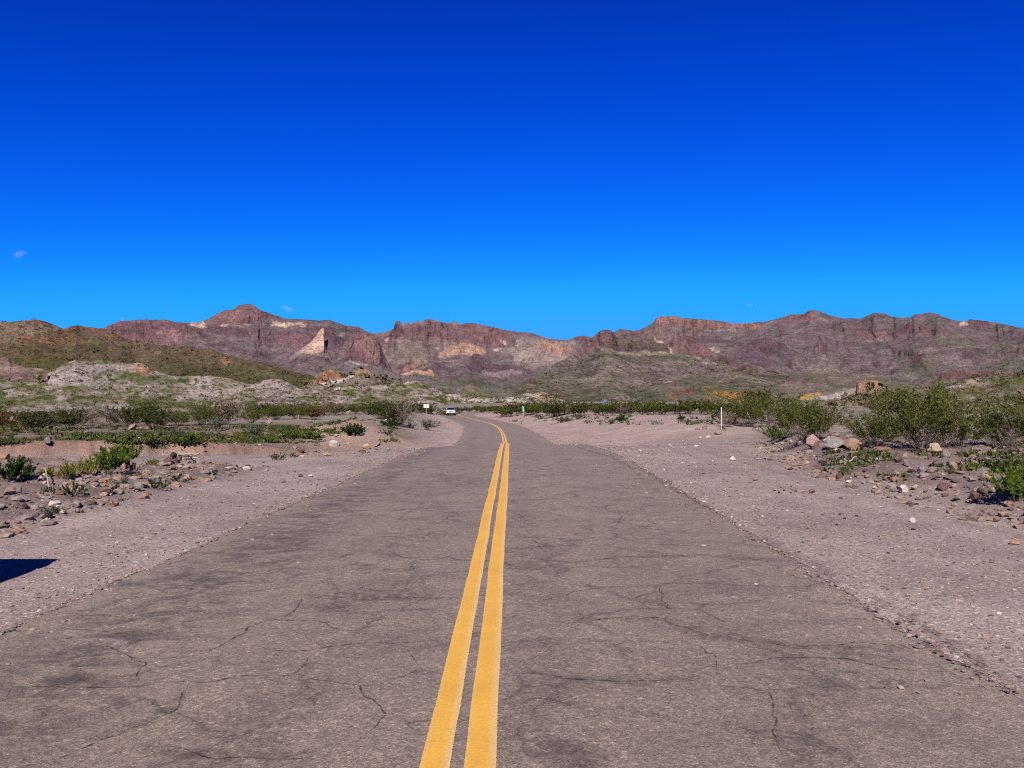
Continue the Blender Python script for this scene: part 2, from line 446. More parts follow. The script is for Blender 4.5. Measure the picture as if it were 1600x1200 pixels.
# ------------------------------------------------------------------ road
def road_rows(y0, y1):
    ys = [y0]
    while ys[-1] < y1:
        y = ys[-1]; ys.append(y + max(.10, min(1.2, abs(y) * .012)))
    return np.array(ys)
def road_xy(Y, s):
    """point at signed lateral offset s from the centre line at station Y"""
    e = .5
    dx = (road_c(Y + e) - road_c(Y - e)) / (2 * e)
    ln = np.sqrt(1 + dx * dx)
    return road_c(Y) + s / ln, Y - s * dx / ln
def build_road():
    Yr = road_rows(-30, 330); nl = 72
    t = np.linspace(0, 1, nl)
    el = road_l(Yr) + .07 * fbm(Yr * 1.6, Yr * 0, 4, 71) + .05 * fbm(Yr * .35, Yr * 0, 3, 72)
    er = road_r(Yr) + .09 * fbm(Yr * 1.9, Yr * 0 + 5, 4, 73) + .07 * fbm(Yr * .45, Yr * 0 + 5, 3, 74)
    S = -el[:, None] + (el + er)[:, None] * t[None, :]
    YY = np.repeat(Yr[:, None], nl, 1)
    X, Y = road_xy(YY, S)
    Z = road_z(X, Y) + .012 + .010 * fbm(X * .6, Y * .5, 3, 76) + .004 * fbm(X * 4, Y * 4, 2, 77)
    edge = np.minimum(S + el[:, None], er[:, None] - S)
    Z = Z - .014 * (1 - sstep(0, .16, edge))
    # skirts
    def sk(col, d): return np.stack([X[:, col] + d, Y[:, col], Z[:, col] - .10], -1)[:, None, :]
    P = np.concatenate([sk(0, -.03), np.stack([X, Y, Z], -1), sk(-1, .03)], 1)
    S2 = np.concatenate([S[:, :1], S, S[:, -1:]], 1); E2 = np.concatenate([edge[:, :1] * 0, edge, edge[:, :1] * 0], 1)
    Y2 = P[..., 1]
    stain = (1.0 * np.exp(-((S2 + 2.25) / .50) ** 2) + .45 * np.exp(-((S2 + .95) / .36) ** 2)
             + .50 * np.exp(-((S2 - .42) / .22) ** 2) + .38 * np.exp(-((S2 - 1.75) / .55) ** 2) + .06)
    stain *= (1 - .35 * sstep(28, 60, Y2))
    stain = np.where(S2 > 0, stain * (1 - .5 * sstep(6, 14, Y2)), stain)
    dust = np.clip(1 - E2 / .30, 0, 1) * .55 + .25 * sstep(10, 40, Y2)
    me = mesh("road", P.reshape(-1, 3), grid_faces(len(Yr), nl + 2), None, True, {"stain": stain, "dust": dust})
    m, n, o = mat("asphalt"); b = NB(n); co = b.coord()
    ag = b.voro(co, 150); sp = b.n("SeparateColor"); b.l(ag.outputs["Color"], sp.inputs[0])
    ag2 = b.voro(co, 44); spb = b.n("SeparateColor"); b.l(ag2.outputs["Color"], spb.inputs[0])
    f = b.ramp(sp.outputs[0], [(0, .52), (.4, .88), (.75, 1.07), (.93, 1.18), (.985, 1.6), (1, 2.1)])
    f2 = b.ramp(spb.outputs[0], [(0, .80), (.6, 1.0), (.95, 1.16), (1, 1.5)])
    tone = b.mix(A(147, 130, 117), A(162, 144, 130), b.ramp(b.noise(co, .55, 6, .62, .4), [(.32, 0), (.68, 1)]))
    tone = b.mix(tone, A(130, 112, 105), b.ramp(b.noise(co, 1.9, 5, .6, .8), [(.50, 0), (.72, .75)]))
    st = b.attr("stain", "Fac"); du = b.attr("dust", "Fac")
    mp = b.n("Mapping"); mp.inputs["Scale"].default_value = (1.25, 1.45, 1.0); b.l(co, mp.inputs[0])
    sn = b.noise(mp.outputs[0], 2.3, 8, .72, .9)
    sm = b.math('MULTIPLY', st, b.ramp(sn, [(.44, 0), (.54, .6), (.66, 1)]))
    tone = b.mix(tone, A(70, 59, 60), b.math('MULTIPLY', sm, .74, True))
    tone = b.mix(tone, A(172, 150, 138), b.math('MULTIPLY', du, b.ramp(b.noise(co, 3.0, 5), [(.3, .25), (.7, 1)])))
    # fine net of old cracks, showing only in places
    wv = b.n("VectorMath"); wv.operation = 'ADD'; b.l(co, wv.inputs[0]); nzv = b.noise(co, 2.6, 5, .65, 0, 1)
    sv = b.n("VectorMath"); sv.operation = 'SCALE'; b.l(nzv, sv.inputs[0]); sv.inputs["Scale"].default_value = .55; b.l(sv.outputs[0], wv.inputs[1])
    ve = b.voro(wv.outputs[0], 1.15, 'DISTANCE_TO_EDGE')
    net = b.math('MULTIPLY', b.ramp(ve.outputs["Distance"], [(.0, 1), (.012, .7), (.03, .18), (.07, 0)]), b.ramp(b.noise(co, .9, 5, .65), [(.38, 0), (.56, 1)]))
    tone = b.mix(tone, A(70, 58, 56), b.math('MULTIPLY', net, .55))
    c = b.mix(tone, f, 1.0, 'MULTIPLY'); c = b.mix(c, f2, 1.0, 'MULTIPLY')
    nb = b.bump(ag.outputs["Distance"], .35, .006)
    b.l(b.bsdf(c, .88, .25, nb), o.inputs[0])
    tag(link("road", me, m), kind="structure", label="worn two lane asphalt road curving away to the left", cat="road")

    # yellow double line, each stripe a strip 4 mm above the asphalt
    mp_, n, o = mat("yellow_paint"); b = NB(n); co = b.coord()
    e = b.attr("edge", "Fac")
    nz = b.noise(co, 60, 4, .7); wear = b.noise(co, 2.2, 6, .65)
    c = b.mix(A(254, 194, 74), A(240, 178, 68), b.ramp(wear, [(.35, 0), (.7, 1)]))
    c = b.mix(c, A(240, 206, 140), b.math('MULTIPLY', e, b.ramp(nz, [(.35, .45), (.6, 1)])))
    c = b.mix(c, b.ramp(nz, [(.25, .8), (.7, 1.1)]), 1.0, 'MULTIPLY')
    al = b.math('GREATER_THAN', b.math('ADD', b.attr("inside", "Fac"), b.math('MULTIPLY', b.noise(co, 90, 3, .7), .9)), .52)
    br_ = b.bsdf(c, .75, .3, b.bump(nz, .3, .004))
    tr = b.n("BsdfTransparent"); mx = b.n("MixShader")
    b.l(al, mx.inputs[0]); b.l(tr.outputs[0], mx.inputs[1]); b.l(br_, mx.inputs[2]); b.l(mx.outputs[0], o.inputs[0])
    parts = []; edges = []; ins = []
    Yl = road_rows(-30, 190)
    for s0, wd, old in ((-.097, .088, .020), (.079, .092, .024)):
        wob = .010 * fbm(Yl * .8, Yl * 0 + s0 * 50, 3, 81)
        ss = np.array([-.5 * wd - .008, -.5 * wd, -.5 * wd + .012, 0, .5 * wd - .012, .5 * wd, .5 * wd + old, .5 * wd + old + .008])
        ed = np.array([.5, .4, 0, 0, 0, .55, 1, 1]); inn = np.array([0, .5, 1, 1, 1, 1, .45, 0])
        S = s0 - .010 + wob[:, None] + ss[None, :]
        YY = np.repeat(Yl[:, None], len(ss), 1)
        X, Y = road_xy(YY, S)
        Z = road_z(X, Y) + .012 + .010 * fbm(X * .6, Y * .5, 3, 76) + .004 * fbm(X * 4, Y * 4, 2, 77) + .004 + .00006 * np.abs(Y)
        parts.append((np.stack([X, Y, Z], -1).reshape(-1, 3), grid_faces(len(Yl), len(ss))))
        edges.append(np.tile(ed, len(Yl))); ins.append(np.tile(inn, len(Yl)))
    V, F = join(parts)
    me = mesh("road_markings", V, F, None, True, {"edge": np.concatenate(edges), "inside": np.concatenate(ins)})
    tag(link("road_markings", me, mp_), kind="structure", label="double yellow centre line along the road", cat="road marking")

    # cracks: narrow dark ribbons lying on the asphalt
    CR = [
     [(800,1052),(860,1057),(925,1062),(1025,1067),(1115,1066)], [(1115,1066),(1160,1073),(1190,1080),(1265,1077)],
     [(1190,1080),(1205,1100),(1215,1125),(1220,1150),(1222,1182)], [(1105,1000),(1100,1020),(1106,1053)],
     [(870,970),(950,968),(1050,968),(1075,980),(1110,998),(1150,1000),(1240,1006),(1300,1007),(1400,1010),(1490,1013)],
     [(1115,1036),(1190,1035),(1225,1028),(1320,1026),(1360,1038),(1400,1045),(1470,1048),(1550,1055)],
     [(800,932),(855,935),(900,923),(960,917),(1030,912),(1100,911),(1200,916),(1310,922)], [(1030,912),(1040,935),(1060,965)],
     [(830,878),(900,880),(970,872),(1040,868),(1150,871),(1240,877)], [(1012,849),(1060,852),(1105,856)], [(1110,871),(1160,873),(1197,874)],
     [(1012,811),(1070,813),(1137,810)], [(812,780),(840,781),(875,779)], [(960,838),(1000,846),(1012,849)],
     [(1190,838),(1215,855),(1260,880),(1290,897),(1312,915),(1328,911)], [(1340,930),(1380,948),(1410,960),(1470,1000),(1520,1030),(1590,1072)],
     [(1400,962),(1425,975),(1455,985),(1490,1008)], [(1500,1026),(1540,1045),(1592,1066)], [(905,700),(940,710),(975,724),(1010,738),(1060,770),(1100,790)],
     [(985,720),(1003,730),(1015,736)], [(1095,788),(1115,800),(1125,804)],
     [(362,1010),(400,1012),(450,1016),(500,1015),(550,1007),(625,1005),(705,1001)], [(500,1016),(485,1035),(465,1055),(425,1055),(370,1055),(320,1067),(240,1067)],
     [(232,1029),(300,1027),(340,1020),(360,1005),(385,980),(415,965),(450,965),(515,972),(540,984),(600,990)],
     [(120,1012),(185,1012),(220,1030),(235,1031),(205,1070)], [(4,1090),(30,1072),(110,1074),(200,1075),(270,1067)],
     [(435,1060),(500,1066),(550,1072),(575,1077),(585,1110),(592,1125),(570,1150),(545,1170)], [(600,1065),(630,1052),(655,1042),(695,1047)],
     [(655,1042),(650,1028),(637,1015)], [(240,1165),(280,1175),(325,1185),(380,1187),(440,1183),(500,1177)],
     [(85,1195),(135,1165),(220,1130),(265,1112),(277,1075)], [(455,964),(460,935),(500,932),(550,925),(590,910)], [(500,932),(600,934),(715,935)],
     [(509,842),(530,843),(546,844)], [(578,840),(625,839),(672,834)], [(512,875),(550,866),(578,858)], [(522,876),(569,882),(593,882)], [(597,869),(632,867)],
     [(606,819),(636,822)], [(470,795),(490,797),(505,795)], [(560,788),(580,785)], [(430,780),(470,774),(520,770)], [(480,768),(510,768)],
     [(300,940),(360,930),(420,922),(470,915)], [(60,990),(120,985),(200,990)], [(350,850),(400,840),(440,838)],
     [(718,690),(722,680),(720,673),(716,667)], [(715,668),(708,660),(696,654),(686,649)], [(640,702),(660,696),(690,692)],
     [(500,765),(540,746),(560,738)], [(420,797),(450,785),(470,776)], [(790,895),(800,900),(830,905)], [(660,860),(700,862),(730,860)],
     [(940,790),(960,800),(975,812)], [(820,842),(845,850),(850,862)], [(1000,905),(1010,912)]]
    rnd = random.Random(4)
    VV, FF, AA, off = [], [], [], 0
    def crack(P, wdt, jit, depth):
        nonlocal off
        P = np.array(P); seg = np.sqrt(((P[1:] - P[:-1]) ** 2).sum(1)); L = seg.sum()
        k = max(4, int(L / .05)); tt = np.linspace(0, L, k); cs = np.concatenate([[0], np.cumsum(seg)])
        X = np.interp(tt, cs, P[:, 0]); Y = np.interp(tt, cs, P[:, 1])
        sd = rnd.randint(0, 9999)
        X = X + jit * fbm(tt * 2.2, tt * 0 + sd, 5, 91, .62); Y = Y + jit * fbm(tt * 2.2, tt * 0 + sd + 77, 5, 92, .62)
        T = np.stack([np.gradient(X), np.gradient(Y)], -1); T /= np.linalg.norm(T, axis=1)[:, None] + 1e-9
        N = np.stack([-T[:, 1], T[:, 0]], -1)
        ww = wdt * (.55 + .75 * np.abs(fbm(tt * 1.3, tt * 0 + sd, 3, 93))) 
        ww *= np.clip(np.minimum(tt, L - tt) / .25, .2, 1)
        rows = []
        for q, al in ((-1, 0), (-.35, 1), (.35, 1), (1, 0)):
            rows.append(np.stack([X + N[:, 0] * ww * q, Y + N[:, 1] * ww * q], -1))
        W_ = np.stack(rows, 1)
        x, y = W_[..., 0], W_[..., 1]
        z = road_z(x, y) + .012 + .010 * fbm(x * .6, y * .5, 3, 76) + .004 * fbm(x * 4, y * 4, 2, 77) + .003 + .00005 * np.abs(y)
        VV.append(np.stack([x, y, z], -1).reshape(-1, 3)); FF.append(grid_faces(k, 4) + off); off += k * 4
        AA.append(np.tile(np.array([0, 1, 1, 0]) * depth, k))
    for c in CR:
        P = [gpt(*p)[:2] for p in c]
        crack(P, .010, .11, .75)
        if rnd.random() < .5: crack([(x + rnd.uniform(-.03, .03), y + rnd.uniform(-.03, .03)) for x, y in P], .10, .13, .22)
    for _ in range(150):      # fine hairline cracks
        y = rnd.uniform(3.5, 27) ; x = rnd.uniform(-2.8, 2.6); L = rnd.uniform(.3, 1.3)
        P = [(x, y)]
        ang = rnd.choice([0, 0, 0, 1.5]) + rnd.uniform(-.5, .5)
        for k in range(3): P.append((P[-1][0] + math.cos(ang) * L / 3, P[-1][1] + math.sin(ang) * L / 3)); ang += rnd.uniform(-.6, .6)
        P = [(max(-2.9, min(2.7, a_)), b_) for a_, b_ in P]
        crack(P, .007, .06, .45)
    mc, n, o = mat("dark_crack"); b = NB(n)
    fac = b.math('MULTIPLY', b.attr("dep", "Fac"), b.ramp(b.noise(b.coord(), 14, 4, .7), [(.36, .0), (.66, 1)]), True)
    d = b.bsdf(A(46, 38, 38), .95, .05); tr = b.n("BsdfTransparent"); mx = b.n("MixShader")
    b.l(fac, mx.inputs[0]); b.l(tr.outputs[0], mx.inputs[1]); b.l(d, mx.inputs[2]); b.l(mx.outputs[0], o.inputs[0])
    me = mesh("road_cracks", np.concatenate(VV), np.concatenate(FF), None, True, {"dep": np.concatenate(AA)})
    tag(link("road_cracks", me, mc), kind="structure", label="dark meandering cracks in the asphalt", cat="road cracks")
build_road()
# ------------------------------------------------------------------ hills and mountains
def poly_sd(PX, PY, poly):
    """signed distance to a polygon, positive inside"""
    P = np.array(poly, float); n = len(P)
    d = np.full(PX.shape, 1e9); ins = np.zeros(PX.shape, bool)
    for i in range(n):
        x1, y1 = P[i]; x2, y2 = P[(i + 1) % n]
        ex, ey = x2 - x1, y2 - y1
        t = np.clip(((PX - x1) * ex + (PY - y1) * ey) / (ex * ex + ey * ey + 1e-9), 0, 1)
        d = np.minimum(d, np.hypot(PX - x1 - t * ex, PY - y1 - t * ey))
        c = ((y1 > PY) != (y2 > PY)) & (PX < ex * (PY - y1) / (ey if abs(ey) > 1e-9 else 1e-9) + x1)
        ins ^= c
    return np.where(ins, d, -d)

def rock_slope_material(name, s1, s2, bdist, speck=0.35, beds=.75, dots=.9, big=1.5):
    """albedo from the rock-type attribute, broken up by noise at boulder and scrub scale"""
    m, n, o = mat(name); b = NB(n); co = b.coord()
    c = b.attr("col")
    n1 = b.noise(co, s1, 6, .65); n2 = b.noise(co, s2, 4, .7)
    c = b.mix(c, b.ramp(n1, [(.3, .66), (.7, 1.28)]), 1.0, 'MULTIPLY')
    c = b.mix(c, b.ramp(n2, [(.30, 1 - speck), (.5, 1.0), (.72, 1 + speck)]), 1.0, 'MULTIPLY')
    # ledges: thin beds that follow the height
    mp = b.n("Mapping"); mp.inputs["Scale"].default_value = (s1 * .5, s1 * .5, s1 * 7.0); b.l(co, mp.inputs[0])
    bed = b.noise(mp.outputs[0], 1.0, 5, .62, .7)
    c = b.mix(c, b.ramp(bed, [(.30, .72), (.46, 1.0), (.56, 1.02), (.72, 1.24)]), beds, 'MULTIPLY')
    # single bushes and boulders
    vo = b.voro(co, s2 * 1.1); sc_ = b.n("SeparateColor"); b.l(vo.outputs["Color"], sc_.inputs[0])
    dot = b.math('MULTIPLY', b.math('LESS_THAN', vo.outputs["Distance"], .34), b.math('GREATER_THAN', sc_.outputs[0], .62))
    c = b.mix(c, b.ramp(sc_.outputs[1], [(0, .52), (.55, .60), (.7, 1.22), (1, 1.35)]), b.math('MULTIPLY', dot, dots), 'MULTIPLY')
    nb = b.bump(b.noise(co, s1 * .4, 3, .55), .9, bdist * big); nb = b.bump(n1, .9, bdist, nb); nb = b.bump(bed, .7, bdist * .5, nb); nb = b.bump(n2, .7, bdist * .3, nb)
    b.l(b.bsdf(c, 1.0, .0, nb), o.inputs[0]); return m

RELIEF = {}
def relief(name, label, cat, x0, x1, dx, n, sky, base, rbase, talus, cols, mat_, feats=(), gully=(70, 40, 90), flute=(9, 18), rough=1.0,
           strata=None, back=(300, 120), cliff_deg=62, sig=5, tal_noise=.35, seed=0, low=None):
    px = np.arange(x0, x1 + .01, dx); m = len(px)
    S = np.interp(px, [p[0] for p in sky], [p[1] for p in sky]) + rough * (1.0 * fbm(px / 7., px * 0, 3, seed + 1) + .6 * fbm(px / 22., px * 0, 2, seed + 2))
    B = np.interp(px, [p[0] for p in base], [p[1] for p in base])
    B = np.maximum(B, S + 3)
    t = np.linspace(0, 1, n)[:, None]
    # rows follow a smoothed crest low down and the true crest only near the top, so that a step of the skyline cuts no trench below it
    Ss = gblur(S, 18 / dx, 0); Ss = S - np.clip(S - Ss, -.22 * (B - S), .22 * (B - S))
    PY = B[None, :] + (Ss - B)[None, :] * t + (S - Ss)[None, :] * t ** 4
    PX = np.repeat(px[None, :], n, 0)
    wx = PX + 5 * fbm(PX / 14, PY / 9, 3, seed + 3); wy = PY + 4 * fbm(PX / 14, PY / 9, 3, seed + 4)
    # ground colours of the slope
    c0, c1, c2 = [np.array(c) for c in cols[:3]]
    f1 = fbm(PX / 45, PY / 16, 4, seed + 5); f2 = fbm(PX / 11, PY / 5, 4, seed + 6)
    C = c0 + (c1 - c0) * sstep(-.25, .35, f1 + .35 * f2)[..., None]
    C = C + (c2 - C) * sstep(.05, .5, fbm(PX / 26, PY / 9, 4, seed + 7) + .3 * f2)[..., None]
    if low is not None:
        lc, y1, y2 = low
        C = C + (np.array(lc) - C) * (sstep(y1, y2, PY + 9 * f1 + 5 * f2) * .85)[..., None]
    fine = fbm(PX / 2.6, PY / 1.9, 3, seed + 9)
    K = np.zeros_like(PX)
    if strata is not None:
        sc, ylo, yhi, amt, th = strata
        sn = ridged(wx / 60 + .01 * PY, wy / 7.5, 4, seed + 8)
        msk = sstep(th, th + .22, sn + .35 * f1) * bump1(PY, ylo, yhi, 6) * amt * .9
        C = C + (np.array(sc) - C) * msk[..., None]; K = np.maximum(K, msk * .25)
    for fi, ft in enumerate(feats):
        poly, col, soft, isc = ft[:4]; amt = ft[4] if len(ft) > 4 else .9
        xs = [p[0] for p in poly]; 
        j0 = np.searchsorted(px, min(xs) - 14); j1 = np.searchsorted(px, max(xs) + 14)
        if j1 <= j0: continue
        sd = poly_sd(wx[:, j0:j1], wy[:, j0:j1], poly) + soft * 1.3 * f2[:, j0:j1] + soft * .6 * fine[:, j0:j1]
        mk = sstep(-soft, soft, sd) * amt
        tone = 1 + .30 * fbm(PX[:, j0:j1] / 5, PY[:, j0:j1] / 9, 3, seed + 100 + fi)
        C[:, j0:j1] += (np.array(col)[None, None, :] * tone[..., None] - C[:, j0:j1]) * mk[..., None]
        K[:, j0:j1] = K[:, j0:j1] * (1 - mk) + isc * mk
    C *= (1 + .24 * fine - .22 * sstep(.18, .42, fbm(PX / 2.2, PY / 1.6, 2, seed + 19)))[..., None]
    rb = np.interp(px, [p[0] for p in rbase], [p[1] for p in rbase])
    dp = -np.diff(PY, axis=0); dp = np.maximum(np.concatenate([dp[:1], dp]), 1e-3)
    tt = math.tan(math.radians(talus)) * (1 + tal_noise * fbm(PX / 50, PY / 25, 3, seed + 10))
    tanS = tt * (1 - K) + math.tan(math.radians(cliff_deg)) * K
    dr = dp / tanS / FPX
    # height gained for one pixel at range r is r / FPX, so r grows like exp(sum)
    lr = np.log(rb)[None, :] + np.cumsum(dr, 0)
    la = gblur(lr, 30 / dx, 1); lr = la + np.clip(gblur(lr, max(sig, 8) / dx, 1) - la, -.0035, .0035)
    R = np.exp(lr)
    gw, gh, ga = gully
    env = sstep(0, .12, t) * (1 - .55 * sstep(.85, 1, t))
    g = ridged((PX + 14 * fbm(PX / 60, PY / 40, 2, seed + 11)) / gw, PY / gh, 4, seed + 12, .40)
    tl = .9 * fbm(PX / 90, PX * 0 + 3, 2, seed + 16) * 1.6
    sp_ = ridged((PX + tl * (PY - B[None, :]) + 9 * fbm(PX / 30, PY / 24, 3, seed + 17)) / (gw * .72), PY / (gh * 3.2), 3, seed + 18, .42)
    R = R - ga * (.34 * g + .20 * sp_) * env
    C = C * (1 + .10 * sp_)[..., None]
    fw, fa = flute
    fl = ridged((PX + 2 * fbm(PX / 8, PY / 14, 2, seed + 13)) / fw, PY / (fw * 4), 3, seed + 14, .6)
    R = R - .34 * fa * fl * K * env - fa * .05 * (1 - K) * fbm(PX / 6, PY / 4, 3, seed + 15) * env
    
    Rs = gblur(R, 11 / dx, 1); lim = .0024 * R
    R = Rs + lim * np.tanh((R - Rs) / lim)
    # no overhangs: going up a column the rock only ever steps back
    inc = dp * R[:1] / FPX * .30
    acc = np.cumsum(inc, 0)
    R = np.maximum.accumulate(R - acc, 0) + acc
    X = (PX - CX) / FPX * R; Z = CAMZ - (PY - HY) / FPX * R
    P = np.stack([X, R, Z], -1)
    bl, bh = back
    bk = []
    for k in range(1, 8):
        f = k / 7; rr = R[-1] + bl * f * (1 + .1 * f1[-1]) ; bk.append(np.stack([X[-1] * rr / R[-1], rr, Z[-1] - bh * f ** 1.4 - .4], -1))
    ft_ = np.stack([X[0], R[0] - .2, Z[0] - bh * .5 - 2], -1)[None]
    P = np.concatenate([ft_, P, np.stack(bk)], 0)
    if mat_ is FARM:      # rock of the far range, toned as one suite
        C = (C + (np.array(A(112, 97, 104)) - C) * .30) * 1.0
    CC = np.concatenate([C[:1], C, np.repeat(C[-1:], 7, 0)], 0)
    me = mesh(name, P.reshape(-1, 3), grid_faces(P.shape[0], m), np.clip(CC, .004, .9).reshape(-1, 3), True)
    o = tag(link(name, me, mat_), label, cat, kind="structure")
    RELIEF[label] = (px, PX, PY, np.stack([X, R, Z], -1), C)
    return o

FARM = rock_slope_material("mountain_rock", .022, .15, 12.0, .42, .8, .9, 3.2)
MIDM = rock_slope_material("foothill_ground", .05, .30, 1.2, .32)
NEARM = rock_slope_material("badland_ground", .30, 1.6, .25, .30)

RUST = A(126, 90, 92); RUSTD = A(98, 70, 78); RUSTL = A(150, 114, 110); MAUVE = A(124, 106, 107); MAUVED = A(106, 90, 94)
GREY = A(116, 104, 104); GREEN = A(98, 100, 82); GREEND = A(88, 94, 72); CREAM = A(212, 184, 158); PALE = A(170, 150, 142); ORANGE = A(176, 134, 112)
WHITE = A(206, 190, 180)

relief("mountain_range", "purple red mountain massif with a flat topped peak carrying masts", "mountain", 120, 640, 1.0, 130,
  [(100,516),(140,515),(160,514),(175,506),(190,501),(205,500),(225,499),(240,499),(255,499),(265,501),(277,504),(300,504),(322,500),(332,495),(340,489),(350,485),(367,482.5),(372,477),(390,474.5),(397,476),(400,479.5),(410,486),(435,494),(450,499),(470,499),(500,501),(514,499),(525,504),(542,509),(555,511),(560,510.5),(565,514),(575,519),(585,522),(592,532),(598,548),(604,562),(612,578),(640,592)],
  [(100,610),(640,610)], [(100,2900),(400,2900),(640,3100)], 21,
  (MAUVE, MAUVED, GREY), FARM,
  [([(100,512),(190,503),(255,500),(275,506),(300,510),(322,515),(300,525),(270,545),(240,545),(210,535),(180,522)], RUST, 3, .9),
   ([(165,515),(205,502),(250,502),(268,506),(262,520),(235,528),(205,524),(185,520)], RUSTD, 3, .95, .6),
   ([(245,520),(290,512),(285,532),(262,540)], RUSTL, 3, .8, .7),
   ([(299,504),(320,501),(325,511),(312,513),(300,508)], CREAM, 1.5, .3),
   ([(322,501),(345,489),(370,482),(388,474),(400,479),(428,495),(408,504),(360,509),(335,506)], RUST, 2.5, .85),
   ([(340,492),(372,486),(378,500),(350,506)], RUSTL, 2.5, .8, .6),
   ([(345,505),(358,506),(352,509),(344,508)], WHITE, 1, .3), ([(380,505),(392,504),(396,507),(384,509)], PALE, 1, .3), ([(364,508),(380,509),(374,511)], CREAM, 1, .3),
   ([(318,506),(352,509),(392,517),(393,528),(360,526),(325,520)], RUSTD, 2.0, 1.0),
   ([(400,513),(410,520),(428,540),(420,543),(406,536)], RUSTD, 2, 1.0),
   ([(385,512),(405,516),(420,535),(405,535),(390,525)], RUST, 2.5, .8, .7),
   ([(425,511),(430,504),(442,506),(455,504),(470,504),(479,508),(470,510),(455,509),(445,513)], CREAM, 1.5, .3),
   ([(520,520),(530,518),(545,520),(535,526)], PALE, 1.5, .3),
   ([(430,520),(460,517),(500,520),(490,535),(455,548),(435,540)], RUST, 4, .7, .7),
   ([(504,511),(522,512),(523,524),(540,532),(545,556),(520,552),(508,546)], RUSTD, 2, .95),
   ([(520,556),(532,538),(545,552),(540,566)], RUST, 3, .8, .8),
   ([(463,552),(505,550),(515,556),(480,558)], GREEND, 3, .2, .7)],
  gully=(60, 45, 110), flute=(7, 42), strata=(RUSTD, 512, 575, .75, .25), back=(1500, 300), low=(A(112,104,98), 560, 600), seed=10)

relief("mountain_range", "jagged reddish ridge with a rock spire in the middle of the range", "mountain", 560, 960, 1.0, 120,
  [(560,525),(585,521),(597,520),(608,517),(615,514.5),(618,503),(621,501),(625,502),(628,506),(632,507),(635,503),(637,502.5),(641,506),(648,503),(652,501),(658,503),(670,498),(678,499),(685,502),(695,504),(703,505),(707,502),(711,502),(718,506),(737,504.5),(755,507.5),(775,512.5),(800,517.5),(810,519),(817,518.5),(837,522.5),(857,528),(872,530.5),(892,529.5),(902,524.5),(912,524),(922,527.5),(935,534),(960,545)],
  [(560,628),(960,628)], [(560,3600),(960,3600)], 22, (MAUVE, PALE, GREY), FARM,
  [([(560,530),(612,518),(650,502),(700,505),(760,509),(800,519),(800,536),(740,538),(700,536),(650,534),(625,532),(590,545)], RUST, 4, .7),
   ([(616,516),(619,502),(627,504),(630,520),(622,528)], RUSTD, 1.5, .95),
   ([(620,528),(650,525),(690,530),(720,533),(700,548),(660,552),(625,545)], A(140,118,110), 5, .4, .8),
   ([(590,548),(640,540),(680,552),(672,575),(640,580),(605,565)], A(142,128,114), 5, .2, .7),
   ([(683,560),(698,545),(720,537),(742,537),(758,548),(752,556),(735,550),(712,553),(700,560)], A(196,156,132), 2.5, .7),
   ([(678,543),(690,541),(687,548)], WHITE, 1.2, .3), ([(783,534),(790,535),(788,540)], WHITE, 1, .3), ([(768,544),(782,544),(782,548),(770,548)], CREAM, 1.5, .4),
   ([(602,530),(609,529),(606,533)], WHITE, 1, .3),
   ([(612,575),(640,562),(652,572),(640,583),(620,582)], RUSTD, 2.5, .8),
   ([(608,584),(630,572),(650,568),(640,577),(618,586)], ORANGE, 2, .4, .7),
   ([(640,570),(668,555),(664,568),(650,578)], A(170,140,120), 3, .4, .7),
   ([(800,530),(835,528),(860,533),(895,535),(905,548),(880,565),(840,572),(805,565)], A(166,146,136), 5, .4, .8),
   ([(836,537),(858,533),(880,540),(890,550),(872,553),(848,546)], A(196,148,120), 2.5, .6, .8),
   ([(800,549),(815,545),(830,555),(815,570),(803,562)], A(170,154,144), 3, .2, .7),
   ([(895,532),(902,525),(915,524),(924,530),(915,536)], RUSTD, 2, .7),
   ([(760,585),(800,580),(815,583),(790,589)], PALE, 2, .2, .6)],
  gully=(46, 42, 130), flute=(8, 45), strata=(RUST, 510, 560, .5, .3), back=(1500, 260), low=(A(98,100,80), 585, 602), seed=40)

